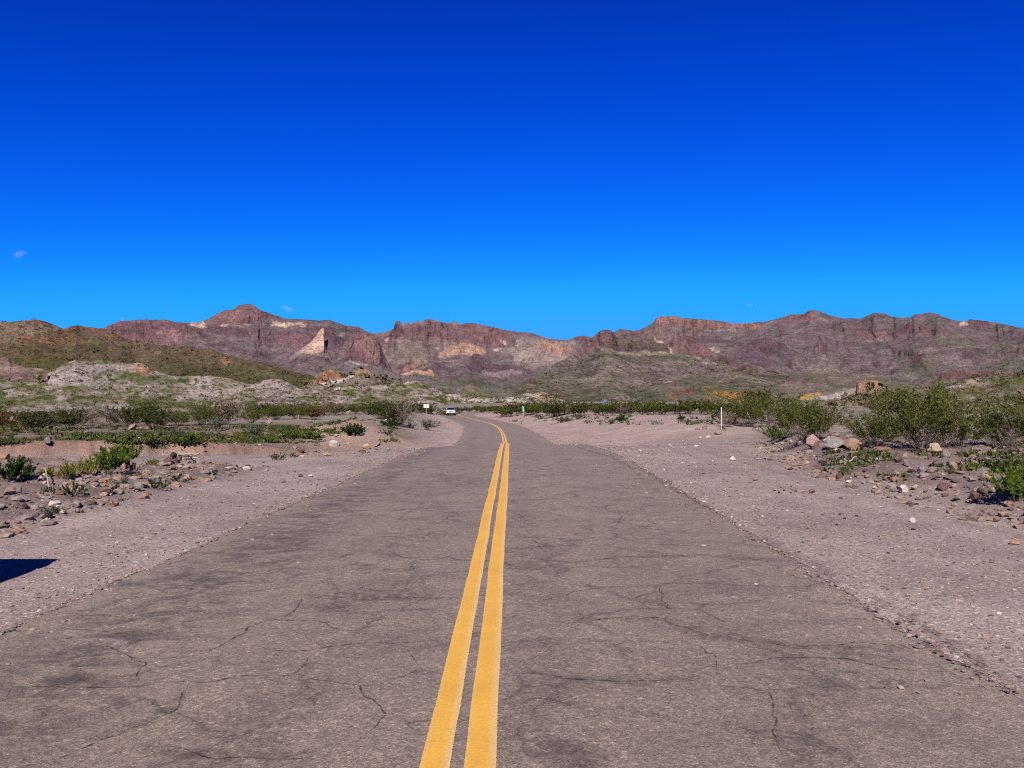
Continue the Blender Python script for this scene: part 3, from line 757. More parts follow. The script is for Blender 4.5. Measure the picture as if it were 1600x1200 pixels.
relief("mountain_range", "long mesa topped range with cliff bands along the right skyline", "mountain", 860, 1760, 1.0, 130,
  [(860,604),(890,580),(915,556),(935,538),(955,520),(970,514),(985,515.5),(992,517),(1010,511),(1020,504),(1026,496),(1032,493.5),(1050,494.5),(1075,497.5),(1120,501),(1145,504.5),(1170,504.5),(1190,502.5),(1200,501),(1220,496),(1237,491),(1257,490),(1265,485),(1272,484),(1282,487.5),(1297,493),(1317,497),(1345,497.5),(1355,493),(1365,489.5),(1380,490),(1395,495),(1410,497.5),(1425,495),(1430,491),(1442,490),(1452,488),(1465,490),(1472,495),(1490,500),(1502,503),(1512,501),(1516,499),(1532,500),(1550,503),(1575,508),(1600,512.5),(1680,524),(1760,530)],
  [(860,625),(1760,625)], [(860,3500),(1300,3000),(1760,2500)], 20, (MAUVE, GREY, A(108,106,92)), FARM,
  [([(1020,506),(1028,495),(1050,496),(1120,503),(1190,504),(1192,514),(1120,513),(1060,509),(1035,508)], A(156,112,100), 2.0, .95),
   ([(985,517),(1020,508),(1060,512),(1100,515),(1090,530),(1050,525),(1010,528)], A(132,108,104), 4, .3, .8),
   ([(1022,528),(1030,532),(1036,536),(1026,535)], CREAM, 1.2, .3), ([(1100,515),(1150,516),(1148,519),(1105,519)], PALE, 1.5, .4, .7),
   ([(1103,541),(1115,540),(1124,543),(1118,551),(1106,546)], A(196,178,168), 1.8, .3),
   ([(1215,500),(1240,491),(1262,488),(1275,492),(1285,500),(1260,505),(1230,506)], RUST, 3, .8, .8),
   ([(1275,498),(1290,496),(1292,503),(1280,502)], PALE, 2, .3, .5),
   ([(1318,508),(1345,516),(1355,522),(1352,526),(1330,520)], RUST, 2.5, .8, .8),
   ([(1353,524),(1357,517),(1375,518),(1388,516),(1384,531),(1368,532),(1356,532)], A(150,112,106), 2, .95),
   ([(1355,531),(1384,531),(1380,534),(1358,534)], A(180,158,150), 1.2, .4),
   ([(1398,525),(1410,507),(1420,504),(1430,506),(1432,520),(1415,523),(1405,530)], RUSTD, 1.8, 1.0),
   ([(1430,506),(1455,513),(1492,521),(1486,528),(1455,522),(1432,521)], RUST, 1.8, .95),
   ([(1362,500),(1376,491),(1395,496),(1385,498),(1372,499)], RUSTD, 2, .8, .7),
   ([(1508,510),(1516,499),(1535,501),(1556,505),(1540,511),(1520,511)], RUSTD, 1.6, 1.0),
   ([(1497,506),(1506,504),(1511,508),(1500,510)], CREAM, 1.2, .3),
   ([(1222,565),(1226,550),(1230,552),(1228,565)], RUSTD, 1.5, .9),
   ([(1380,545),(1410,540),(1440,545),(1435,560),(1400,556)], MAUVED, 4, .5, .7),
   ([(1440,545),(1480,548),(1500,560),(1470,565),(1440,560)], A(150,126,118), 5, .3, .6),
   ([(1360,572),(1370,563),(1378,563),(1372,575)], RUSTD, 1.5, .9),
   ([(1578,530),(1600,522),(1640,525),(1640,534),(1590,535)], RUSTD, 2.5, .9, .8),
   ([(1460,520),(1490,522),(1530,540),(1500,545),(1470,538)], A(112,112,88), 5, .1, .7),
   ([(1540,555),(1600,548),(1640,560),(1600,578),(1550,575)], A(104,106,84), 5, .1, .7),
   ([(1400,565),(1450,555),(1460,575),(1420,588)], A(100,104,84), 5, .1, .7)],
  gully=(62, 52, 120), flute=(7, 45), strata=(RUSTD, 505, 580, .6, .28), back=(1500, 300), low=(A(108,102,92), 575, 605), seed=70)

relief("mesa", "dark red knobs and cliff band capping the green grey hill in front of the range", "hill", 800, 1330, 1.0, 120,
  [(800,606),(830,590),(860,572),(880,562),(900,551),(912,538),(930,523),(938,517),(945,514),(955,517),(962,524),(965,530),(985,526),(1000,528),(1020,535),(1045,538),(1055,527),(1070,523),(1085,527),(1095,533),(1105,543),(1120,553),(1145,560),(1180,570),(1215,582),(1260,597),(1300,610),(1330,618)],
  [(800,632),(1330,634)], [(800,1100),(1330,1100)], 13, (A(116,106,96), A(104,104,82), A(126,112,108)), FARM,
  [([(896,556),(912,538),(930,523),(945,512),(956,516),(964,528),(960,535),(942,540),(925,548),(908,556)], A(112,80,82), 2.2, .95),
   ([(930,546),(958,532),(985,527),(1010,531),(1046,541),(1050,548),(1020,543),(985,543),(955,543)], A(104,88,76), 2.5, .4),
   ([(930,546),(965,541),(1010,541),(1046,544),(1048,550),(1000,549),(960,549)], A(84,66,64), 1.6, 1.0),  # dark cliff band with the cap's shadow put into its colour
   ([(932,540),(950,546),(985,551),(1045,551),(1055,554),(1000,555),(950,552)], A(166,148,124), 1.6, .3, .8),
   ([(1046,540),(1050,545),(1048,553),(1044,550)], A(200,176,140), 1.2, .9),
   ([(1048,536),(1058,525),(1078,522),(1095,531),(1106,546),(1122,556),(1112,561),(1085,557),(1062,552),(1050,545)], A(126,88,88), 2.2, .95),
   ([(1100,555),(1145,561),(1185,573),(1180,578),(1140,572),(1110,564)], A(110,80,78), 3, .8),
   ([(1050,553),(1070,555),(1095,562),(1075,560)], A(170,150,120), 1.5, .2, .7),
   ([(1095,566),(1115,568),(1120,573),(1100,570)], PALE, 1.5, .2, .7),
   ([(920,589),(935,583),(950,588),(940,592)], A(116,84,84), 2.5, .5, .7),
   ([(865,614),(880,606),(892,612),(880,617)], A(120,88,80), 2.5, .5, .8),
   ([(812,590),(830,588),(842,598),(820,603)], A(126,98,84), 3, .3, .6),
   ([(1038,598),(1045,593),(1051,597)], A(200,180,160), 1.0, .3),
   ([(1048,614),(1060,606),(1076,609),(1082,615),(1065,617)], A(140,94,80), 2.5, .6, .9),
   ([(925,620),(960,616),(1000,622),(985,628),(940,626)], A(142,128,122), 4, .1, .6),
   ([(1120,594),(1135,592),(1150,600),(1130,601)], A(150,130,118), 2.5, .1, .6),
   ([(1128,577),(1150,578),(1165,590),(1145,588)], A(150,130,60), 3.5, .0, .6),
   ([(1095,606),(1120,606),(1142,612),(1128,618),(1105,613)], A(132,124,62), 3.5, .0, .6),
   ([(1122,611),(1140,613),(1158,619),(1165,626),(1140,625),(1126,618)], A(190,140,56), 2.5, .0, .6),
   ([(1165,616),(1185,614),(1205,620),(1195,626),(1170,624)], A(190,140,56), 2.5, .0, .5),
   ([(1040,620),(1055,622),(1072,629),(1058,630)], A(180,136,56), 2.2, .0, .5),
   ([(1105,626),(1140,624),(1150,629),(1110,631)], A(184,138,56), 2.2, .0, .45)],
  gully=(70, 60, 42), flute=(6, 14), strata=(A(150,128,122), 560, 612, .35, .3), back=(700, 90), cliff_deg=60, low=(A(94,100,68), 585, 612), seed=110)

relief("mesa", "low dark maroon mesa below the right end of the range", "hill", 1190, 1760, 1.2, 60,
  [(1190,629),(1205,614),(1222,600),(1240,593),(1260,590),(1290,598),(1310,605),(1330,597),(1350,589),(1380,591),(1420,600),(1450,600),(1465,591),(1470,584),(1485,580),(1510,578),(1560,580),(1600,578),(1680,574),(1760,572)],
  [(1190,632),(1760,632)], [(1190,900),(1760,900)], 14, (A(118,106,100), A(108,104,84), A(110,96,96)), MIDM,
  [([(1464,596),(1470,584),(1485,579),(1515,577),(1560,579),(1600,577),(1760,571),(1760,584),(1600,588),(1540,590),(1500,592)], A(104,78,82), 2, .9),
   ([(1250,600),(1256,593),(1268,592),(1262,599)], A(96,72,74), 1.5, .9), ([(1222,597),(1232,588),(1245,592),(1238,600)], A(112,84,84), 2.5, .7),
   ([(1306,596),(1316,589),(1328,591),(1322,597)], A(200,150,56), 2.5, .0, .7),
   ([(1240,622),(1258,616),(1280,613),(1282,619),(1262,623)], A(190,140,52), 2.5, .0, .55),
   ([(1262,624),(1290,618),(1310,611),(1340,606),(1338,613),(1320,622),(1280,626)], A(176,162,156), 2.5, .1, .8)],
  gully=(60, 40, 18), flute=(6, 8), back=(260, 30), seed=140)

relief("hills", "olive brown hillside dotted with scrub rising at the left edge", "hill", -220, 560, 1.1, 110,
  [(-220,506),(-100,500),(0,502),(20,503),(30,501),(45,500),(55,499),(70,502),(85,508),(95,512.5),(100,513.5),(108,510),(120,508),(140,511),(160,514),(170,517),(185,524),(205,532),(235,538),(260,541),(290,541),(320,545),(345,552),(380,561),(400,565),(430,572),(450,580),(480,585),(490,588),(520,600),(560,615)],
  [(-220,625),(560,625)], [(-220,700),(560,760)], 17, (A(96,83,66), A(104,88,74), A(92,83,62)), MIDM,
  [([(-220,506),(0,503),(50,500),(90,510),(95,522),(60,528),(0,530),(-220,535)], A(122,104,90), 5, .3, .8),
   ([(88,516),(100,510),(122,507),(160,514),(185,524),(205,533),(180,530),(150,520),(120,516)], A(112,80,72), 2.5, .9),
   ([(28,533),(34,524),(40,521),(46,526),(48,532)], A(126,82,68), 1.6, .95), ([(86,521),(92,515),(100,519),(96,523)], A(104,72,66), 1.5, .9),
   ([(45,500),(60,498),(72,502),(84,508),(66,508)], A(116,84,74), 2, .8, .8), ([(20,504),(34,500),(36,503)], A(84,66,58), 1, .8, .7),
   ([(50,528),(80,525),(130,532),(120,538),(60,536)], A(126,90,72), 4, .3, .6), ([(345,563),(352,559),(360,566),(352,569)], A(150,110,84), 1.5, .5),
   ([(-100,560),(60,556),(120,558),(90,585),(-100,590)], A(88,84,48), 6, 0, .6)],
  gully=(70, 45, 20), flute=(8, 9), rough=.8, strata=(A(112,90,72), 515, 575, .3, .35), back=(500, 60), low=(A(90,86,60), 560, 580), seed=170)

relief("hills", "grey cone shaped foothill standing behind the orange rocks", "hill", 400, 740, 1.2, 50,
  [(400,600),(430,592),(480,580),(520,571),(547,562),(565,564),(585,571),(610,582),(640,588),(680,598),(740,612)],
  [(400,630),(740,630)], [(400,1300),(740,1300)], 18, (A(118,106,108), A(126,112,106), A(106,102,92)), MIDM,
  [([(546,562),(560,565),(575,571),(560,569)], A(176,160,150), 1.5, .1, .8)], gully=(30, 30, 22), flute=(6, 5), back=(300, 40), seed=200)

relief("hills", "rusty orange rock outcrop and tan shoulder above the pale badlands", "hill", 440, 700, 1.0, 50,
  [(440,612),(470,606),(486,598),(492,590),(500,583),(510,579),(516,577),(522,579),(530,579),(537,588),(545,583),(552,581),(556,576),(566,575),(577,578),(588,585),(620,592),(650,602),(700,616)],
  [(440,632),(700,632)], [(440,560),(700,560)], 20, (A(120,108,98), A(112,104,84), A(132,116,106)), NEARM,
  [([(484,602),(490,590),(500,583),(516,576),(530,578),(538,590),(522,592),(505,598)], A(148,106,84), 2, .85),
   ([(500,600),(520,594),(545,584),(553,580),(554,586),(535,594),(512,604)], A(196,180,168), 2, .2),
   ([(548,583),(556,575),(575,577),(590,586),(575,588),(560,584)], A(152,124,104), 2, .6)], gully=(22, 18, 8), flute=(4, 3.5), back=(120, 14), seed=220)

relief("hills", "small dark red rock knob on the slope beyond the pale ridge", "hill", 700, 780, .8, 34,
  [(700,620),(710,616),(722,608),(728,603),(735,600),(742,606),(750,612),(765,617),(780,622)],
  [(700,634),(780,634)], [(700,620),(780,620)], 16, (A(100,104,74), A(112,106,86), A(96,98,66)), MIDM,
  [([(716,613),(726,604),(735,599),(743,606),(750,612),(735,613)], A(112,94,82), 2, .8, .8)], gully=(20, 14, 5), flute=(4, 3), back=(120, 14), seed=235)

relief("hills", "pale ridge of eroded badlands behind the oncoming car", "badlands", 360, 960, .9, 70,
  [(360,606),(395,600),(405,598),(412,594),(428,592),(443,593),(455,600),(470,606),(500,607),(540,604),(575,603),(600,602),(630,598),(640,596),(648,594),(660,598),(670,603),(690,611),(710,616),(740,620),(770,621.5),(800,620),(820,615),(835,613),(850,612),(865,618),(880,625),(900,631),(960,638)],
  [(360,646),(760,640),(960,644)], [(360,300),(700,330),(960,330)], 11, (A(180,164,158), A(150,138,124), A(104,106,64)), NEARM,
  [([(835,624),(842,613),(852,611),(866,618),(874,624),(850,626)], A(174,146,120), 2, .4, .85), ([(405,604),(412,594),(430,591),(446,594),(456,602),(430,606)], A(160,146,140), 2, .2, .8),
   ([(655,628),(690,620),(720,632),(700,640),(660,640)], A(104,106,66), 4, 0, .75), ([(690,616),(760,622),(840,620),(830,628),(740,629),(700,622)], A(200,182,174), 2.5, .1, .8)],
  gully=(26, 14, 6), flute=(4, 1.2), rough=.8, back=(60, 6), seed=250)

relief("hills", "whitish badland mounds speckled with scrub on the left", "badlands", -260, 760, 1.0, 80,
  [(-260,582),(-60,578),(0,580),(17,576),(40,575),(65,575),(75,580),(85,576),(105,566),(118,563),(140,564),(165,563),(190,567),(205,569),(215,566),(228,571),(240,578),(262,586),(280,588),(310,587),(330,587),(350,590),(375,596),(400,602),(450,612),(500,616),(560,620),(620,618),(660,622),(700,632),(760,642)],
  [(-260,655),(760,655)], [(-260,170),(760,230)], 9.5, (A(170,155,149), A(142,132,112), A(96,102,58)), NEARM,
  [([(200,578),(214,567),(232,573),(245,582),(225,586)], A(176,128,100), 2.5, .6, .8), ([(75,600),(120,575),(150,578),(140,600),(100,612)], A(170,156,152), 5, .1, .8),
   ([(165,580),(230,584),(300,592),(290,602),(210,598)], A(92,102,54), 5, .0, .8), ([(60,612),(120,602),(160,604),(120,614)], A(92,104,52), 4, .0, .7),
   ([(-20,576),(0,570),(20,562),(40,572),(20,584)], A(140,104,92), 3, .7, .6)],
  gully=(44, 20, 4.5), flute=(5, .7), rough=.8, back=(50, 6), seed=280)

relief("hills", "heap of reddish broken rock at the left edge of the badlands", "rock outcrop", -80, 75, .8, 40,
  [(-80,566),(-40,560),(-10,557),(0,559),(8,557),(14,560),(20,566),(32,570),(45,574),(58,578),(75,582)],
  [(-80,600),(75,600)], [(-80,250),(75,250)], 24, (A(128,106,100), A(108,88,84), A(146,122,112)), NEARM, [], gully=(10, 7, 3), flute=(3, 1.6), rough=1.6, back=(30, 6), seed=300)

relief("hills", "green and grey scrubby rise at the right edge", "hill", 1370, 1800, 1.0, 60,
  [(1370,628),(1400,624),(1440,618),(1470,608),(1485,602),(1500,595),(1512,592),(1530,590),(1545,588),(1560,586),(1580,585),(1600,584),(1680,580),(1800,578)],
  [(1370,660),(1800,660)], [(1370,110),(1800,80)], 10.5, (A(140,124,112), A(112,112,72), A(156,140,130)), NEARM,
  [([(1490,602),(1505,593),(1530,590),(1525,597),(1500,605)], A(168,146,136), 3, .4, .8), ([(1540,592),(1600,586),(1640,590),(1620,602),(1560,606)], A(96,106,56), 5, 0, .7),
   ([(1400,640),(1480,634),(1540,634),(1500,642),(1420,645)], A(160,138,128), 4, 0, .8)],
  gully=(30, 14, 2.6), flute=(5, 1.0), rough=1.2, back=(60, 6), seed=320)

relief("hills", "square topped red butte with a rubble skirt", "butte", 1290, 1480, .7, 60,
  [(1290,634),(1300,630),(1320,622),(1331,618),(1337,611),(1338.5,597),(1341,594),(1352,594),(1362,594),(1372,594.5),(1376,597),(1380,604),(1400,612),(1430,622),(1480,632)],
  [(1290,645),(1480,648)], [(1290,230),(1480,230)], 20, (A(138,116,106), A(118,108,82), A(152,128,112)), NEARM,
  [([(1337,612),(1338,597),(1341,593),(1355,593),(1374,594),(1378,602),(1366,608),(1350,611)], A(150,114,98), 1.2, .95),
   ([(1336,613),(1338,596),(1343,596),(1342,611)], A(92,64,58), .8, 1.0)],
  gully=(16, 10, 3.2), flute=(4, 1.8), rough=.8, back=(40, 10), seed=340)

# nearer ridges and fins in front of the main range
relief("mountain_range", "dark maroon ridge low in the middle of the jagged red ridge", "mountain", 630, 900, 1.0, 60,
  [(630,609),(640,594),(648,586),(660,577),(678,567),(690,564),(700,566),(715,565),(726,562),(735,557),(741,552.5),(748,553),(757,557),(766,566),(780,571),(800,570),(815,575),(850,582),(885,594),(900,608)],
  [(630,612),(900,612)], [(630,2500),(900,2500)], 22, (MAUVE, MAUVED, A(112,100,100)), FARM,
  [([(732,576),(736,558),(742,551),(750,552),(760,560),(768,570),(766,578),(745,580)], RUSTD, 2.2, .8),
   ([(650,588),(664,574),(690,563),(700,566),(690,580),(665,588)], RUSTD, 3, .5, .7), ([(780,575),(800,569),(820,577),(800,582)], RUSTD, 3, .5, .7),
   ([(755,583),(800,578),(818,582),(790,590),(765,590)], PALE, 2, .1, .6)], gully=(34, 30, 60), flute=(6, 26), rough=1.2, strata=(RUSTD, 560, 590, .5, .3), back=(500, 90), low=(A(96,98,80), 588, 602), seed=400)
relief("mountain_range", "orange cream rock ledge at the foot of the maroon ridge", "rock outcrop", 595, 710, .8, 40,
  [(595,609),(606,596),(612,591),(622,587),(632,583),(641,579),(650,577.5),(660,579),(666,581),(670,577.5),(675,578),(680,584),(690,590),(710,598)],
  [(595,612),(710,612)], [(595,2000),(710,2000)], 22, (A(116,108,98), A(104,102,84), A(126,112,104)), FARM,
  [([(608,592),(632,582),(650,576),(662,578),(678,576),(684,587),(668,584),(650,581),(630,588)], A(206,160,126), 1.6, .6)], gully=(20, 18, 26), flute=(5, 12), back=(240, 40), seed=420)
relief("mountain_range", "pale cream pointed rock fin standing out from the purple massif", "rock fin", 452, 517, .6, 56,
  [(452,558),(460,552),(468,547),(478,540),(487,533),(493,526),(498,518),(502,513),(505,511.5),(506.3,514),(507,530),(509,543),(512,549),(517,557)],
  [(452,561),(517,561)], [(452,3238),(517,3258)], 40, (A(222,188,164), A(196,158,138), A(232,202,178)), FARM,
  [([(446,553),(530,552),(530,566),(446,566)], A(120,108,104), 2.0, .2, .9), ([(508,536),(514,548),(530,556),(516,556),(508,550)], RUSTD, 1.4, .8)], gully=(10, 24, 10), flute=(3.5, 22), rough=.7, cliff_deg=70, sig=2, back=(60, 130), seed=440)
relief("mountain_range", "rounded rust red buttress at the right end of the massif", "mountain", 515, 640, .8, 70,
  [(515,596),(521,572),(526,558),(530,546),(536,540),(541,532),(548,527),(556,522),(564,519.5),(572,520),(580,524),(587,531),(592,540),(595,551),(598,563),(604,571),(614,580),(640,592)],
  [(515,600),(640,604)], [(515,2500),(640,2500)], 24, (MAUVE, A(110,100,98), MAUVED), FARM,
  [([(534,560),(542,530),(556,520),(574,518),(590,532),(600,568),(588,574),(566,566),(545,562)], RUST, 2.5, .85), ([(556,536),(578,527),(592,546),(590,566),(574,556)], RUSTL, 2.5, .85, .9),
   ([(532,566),(550,556),(572,566),(592,574),(575,580),(545,576)], RUSTD, 3, .7)], gully=(20, 26, 40), flute=(5, 34), rough=.9, back=(500, 110), low=(A(98,98,84), 582, 594), seed=460)
relief("mountain_range", "dark maroon ridge left of the pointed spire on the right", "mountain", 1120, 1300, 1.0, 50,
  [(1120,607),(1130,580),(1137,568),(1150,556),(1160,546),(1166,538),(1176,533),(1190,529),(1206,528),(1218,531),(1228,540),(1240,547),(1255,556),(1275,568),(1292,586),(1300,606)],
  [(1120,610),(1300,610)], [(1120,2500),(1300,2500)], 22, (A(104,86,92), A(112,98,98), A(98,82,86)), FARM,
  [([(1160,552),(1166,538),(1180,531),(1208,527),(1222,533),(1232,545),(1210,550),(1180,548)], RUSTD, 2.5, .85)], gully=(30, 30, 55), flute=(6, 28), rough=1.3, strata=(RUSTD, 535, 585, .6, .25), back=(450, 90), seed=480)
relief("mountain_range", "sharp spired ridge running down right in front of the right range", "mountain", 1150, 1480, 1.0, 70,
  [(1150,615),(1165,598),(1182,584),(1205,572),(1225,562),(1245,554),(1262,547),(1271,541),(1276,536),(1280,530),(1284,527.5),(1289,530),(1293,540),(1302,546),(1320,556),(1340,566),(1362,577),(1385,584),(1420,594),(1480,606)],
  [(1150,618),(1480,618)], [(1150,1900),(1480,1900)], 21, (A(132,118,112), A(120,112,98), A(112,98,98)), FARM,
  [([(1272,552),(1276,536),(1284,526),(1291,534),(1296,551),(1284,549)], RUST, 2.0, .9), ([(1222,574),(1228,558),(1240,556),(1236,575)], RUSTD, 2.2, .7, .8),
   ([(1300,552),(1340,570),(1370,582),(1340,580),(1310,565)], MAUVED, 3, .3, .8), ([(1240,585),(1290,575),(1330,590),(1280,600)], A(112,106,78), 5, 0, .7)], gully=(38, 36, 60), flute=(6, 24), rough=1.2, strata=(MAUVED, 545, 600, .6, .25), back=(450, 90), low=(A(108,104,84), 585, 602), seed=500)
relief("mountain_range", "lower purple shoulder of the range at the far right with dark crags", "mountain", 1340, 1780, 1.0, 70,
  [(1340,613),(1355,598),(1367,590),(1385,582),(1405,570),(1425,560),(1440,552),(1455,549),(1475,546),(1490,549),(1510,549),(1530,543),(1545,541),(1560,534),(1575,527),(1585,524),(1600,523),(1640,526),(1700,520),(1780,524)],
  [(1340,616),(1780,616)], [(1340,1900),(1780,1700)], 21, (A(120,106,104), A(108,104,90), A(98,84,90)), FARM,
  [([(1575,534),(1583,524),(1604,522),(1640,526),(1640,536),(1600,537)], RUSTD, 2.5, .85), ([(1418,568),(1426,558),(1440,552),(1446,556),(1430,566)], RUSTD, 2.0, .8),
   ([(1455,562),(1490,556),(1515,560),(1520,570),(1485,572)], A(142,122,118), 4, .3, .7), ([(1545,570),(1590,560),(1640,566),(1600,584),(1550,582)], A(98,102,80), 4, 0, .8),
   ([(1400,582),(1440,570),(1460,580),(1430,592)], A(98,102,82), 4, 0, .8), ([(1500,552),(1520,551),(1524,560),(1505,562)], RUSTD, 2.2, .7, .9), ([(1490,588),(1500,578),(1530,580),(1525,590)], PALE, 3, .1, .5)],
  gully=(42, 34, 60), flute=(6, 26), rough=1.2, strata=(RUSTD, 535, 590, .5, .3), back=(450, 90), seed=520)

relief("hills", "low green and grey humps in front of the whitish badland mounds", "badlands", -260, 720, 1.0, 50,
  [(-260,612),(-60,608),(0,611),(30,606),(70,611),(110,603),(150,608),(190,616),(230,610),(275,619),(310,616),(350,625),(390,620),(430,628),(470,623),(520,631),(560,627),(610,634),(650,632),(700,640),(720,644)],
  [(-260,656),(720,656)], [(-260,125),(720,165)], 8, (A(168,154,148), A(134,126,104), A(92,98,54)), NEARM,
  [([(-60,640),(0,616),(60,618),(120,630),(60,636)], A(92,100,52), 5, 0, .7), ([(200,640),(260,622),(330,628),(300,640)], A(98,104,58), 5, 0, .7), ([(400,642),(450,630),(520,634),(500,644)], A(104,106,62), 5, 0, .7)],
  gully=(36, 14, 2.2), flute=(5, .4), rough=.9, back=(35, 4), seed=560)
relief("hills", "pale rounded hump and green swale between the mounds and the orange rocks", "badlands", 300, 700, .9, 50,
  [(300,628),(330,616),(355,607),(375,604),(392,603),(402,599),(412,594.5),(425,592.5),(440,593),(450,597),(458,604),(475,606),(490,600),(505,603),(525,610),(560,607),(590,612),(615,606),(640,603),(655,608),(680,620),(700,632)],
  [(300,645),(700,645)], [(300,232),(700,262)], 10, (A(174,158,152), A(142,130,112), A(98,104,60)), NEARM,
  [([(404,606),(412,594),(430,591),(446,594),(456,606),(430,610)], A(158,144,138), 2, .2, .85), ([(320,640),(370,612),(420,616),(470,626),(430,640)], A(98,106,56), 5, 0, .6)],
  gully=(26, 14, 4), flute=(4, .8), rough=.9, back=(45, 6), seed=580)
# ------------------------------------------------------------------ shape builders
def tube(P, r0, r1, k=4):
    P = np.asarray(P, float); n = len(P)
    T = np.gradient(P, axis=0); T /= np.linalg.norm(T, axis=1)[:, None] + 1e-9
    ref = np.where(np.abs(T[:, 2:3]) > .9, np.array([[1., 0, 0]]), np.array([[0, 0, 1.]]))
    U = np.cross(T, ref); U /= np.linalg.norm(U, axis=1)[:, None] + 1e-9
    W = np.cross(T, U)
    rr = np.linspace(r0, r1, n)[:, None, None]
    an = np.linspace(0, 2 * math.pi, k, endpoint=False)
    R = P[:, None, :] + rr * (np.cos(an)[None, :, None] * U[:, None, :] + np.sin(an)[None, :, None] * W[:, None, :])
    return R.reshape(-1, 3), grid_faces(n, k, True)
def leaves(pos, size, rng, upright=0.0, elong=1.5):
    """loose leaf sized faces at the given places"""
    n = len(pos)
    a = rng.normal(size=(n, 3)); a[:, 2] = a[:, 2] * (1 + upright) + upright * 1.2
    a /= np.linalg.norm(a, axis=1)[:, None]
    b = rng.normal(size=(n, 3)); b -= (b * a).sum(1)[:, None] * a; b /= np.linalg.norm(b, axis=1)[:, None]
    s = size * rng.uniform(.6, 1.4, n)[:, None]
    L = a * s * elong * .5; W = b * s * .5
    V = np.stack([pos - L, pos + W * .9, pos + L, pos - W * .9], 1).reshape(-1, 3)
    return V, np.arange(n * 4).reshape(-1, 4)
def shrub_shape(seed, h, wd, nstem, nleaf, leaf, zone=(.35, 1.0), subs=4, stem_r=.012, wild=.16, lean=(5, 58), upright=0.0, elong=1.5):
    """stems fanning out from the ground with leaf clumps along the outer twigs; returns stem and leaf geometry"""
    rng = np.random.default_rng(seed)
    st = []; tw = []
    for i in range(nstem):
        az = rng.uniform(0, 2 * math.pi); le = math.radians(rng.uniform(*lean))
        L = h * rng.uniform(.70, 1.08) / max(.45, math.cos(le) ** .6)
        d = np.array([math.sin(le) * math.cos(az), math.sin(le) * math.sin(az), math.cos(le)])
        d[:2] *= wd / h
        t = np.linspace(0, 1, 6)[:, None]
        P = d * L * t + np.array([math.cos(az), math.sin(az), 0]) * .04 * h
        P = P + rng.normal(size=(6, 3)) * wild * h * .22 * t + np.array([0, 0, 1]) * (.10 * h * t ** 2)
        P[:, 2] = np.maximum(P[:, 2], 0.0)
        st.append(tube(P, stem_r * rng.uniform(.7, 1.2), stem_r * .35, 3)); tw.append((P, .45))
        for k in range(subs):
            u = rng.uniform(.3, .9); j = int(u * 5); o = P[j] + (P[j + 1] - P[j]) * (u * 5 - j)
            v = (P[j + 1] - P[j]); v = v / (np.linalg.norm(v) + 1e-9) + rng.normal(size=3) * .65
            v[2] = abs(v[2]) * .8 + .1; v /= np.linalg.norm(v)
            l2 = h * rng.uniform(.16, .36)
            Q = o + v * l2 * np.linspace(0, 1, 4)[:, None] + rng.normal(size=(4, 3)) * .02 * h * np.linspace(0, 1, 4)[:, None]
            st.append(tube(Q, stem_r * .5, stem_r * .22, 3)); tw.append((Q, .0))
    pos = []
    wts = np.array([1.2 if z else 1.0 for _, z in tw]); wts /= wts.sum()
    cnt = rng.multinomial(nleaf, wts * rng.uniform(.3, 1.7, len(tw)) / (wts * 1).sum() / 1.0 if False else wts)
    for (P, z0), c in zip(tw, cnt):
        lo = max(zone[0], z0) if z0 else .15
        u = rng.uniform(lo, zone[1], c) * (len(P) - 1); j = np.minimum(u.astype(int), len(P) - 2)
        pos.append(P[j] + (P[j + 1] - P[j]) * (u - j)[:, None] + rng.normal(size=(c, 3)) * .024 * h)
    pos = np.concatenate(pos); pos[:, 2] = np.maximum(pos[:, 2], .015 * h)
    return join(st), leaves(pos, leaf, rng, upright, elong)
SHAPES = {}
def shrub_kind(key, leafmat, stemmat, **kw):
    """a pair of meshes (stems, foliage) shared by every copy"""
    if key not in SHAPES:
        (sv, sf), (lv, lf) = shrub_shape(**kw)
        a = mesh("stems", sv, sf, None, True); a.materials.append(M[stemmat])
        b = mesh("foliage", lv, lf, None, False) if len(lv) else None
        if b is not None: b.materials.append(M[leafmat])
        SHAPES[key] = (a, b, kw['h'])
    return SHAPES[key]
def place_shrub(key, name, loc, scale, rz, label, cat, group=None, wide=1.0):
    a, b, h = SHAPES[key]
    o = empty(name, loc, rz); s = scale / h
    o.scale = (s * wide, s * wide, s)
    tag(o, label, cat, group)
    link("stems", a, None, o)
    if b is not None: link("foliage", b, None, o)
    return o
def small_kind(key, leafmat, stemmat, **kw):
    """stems and leaves in one mesh, for copies only a few pixels tall"""
    if key not in SHAPES:
        (sv, sf), (lv, lf) = shrub_shape(**kw)
        V = np.concatenate([sv, lv]); me = mesh("shrub", V, np.concatenate([sf, lf + len(sv)]), None, False, None, np.concatenate([np.zeros(len(sf)), np.ones(len(lf))]))
        me.materials.append(M[stemmat]); me.materials.append(M[leafmat])
        SHAPES[key] = (me, kw['h'])
    return SHAPES[key]
def place_small(key, name, loc, scale, rz, label, cat, group=None, wide=1.0):
    me, h = SHAPES[key]
    o = link(name, me, None, None, loc); s = scale / h
    o.rotation_euler = (0, 0, rz); o.scale = (s * wide, s * wide, s)
    return tag(o, label, cat, group)

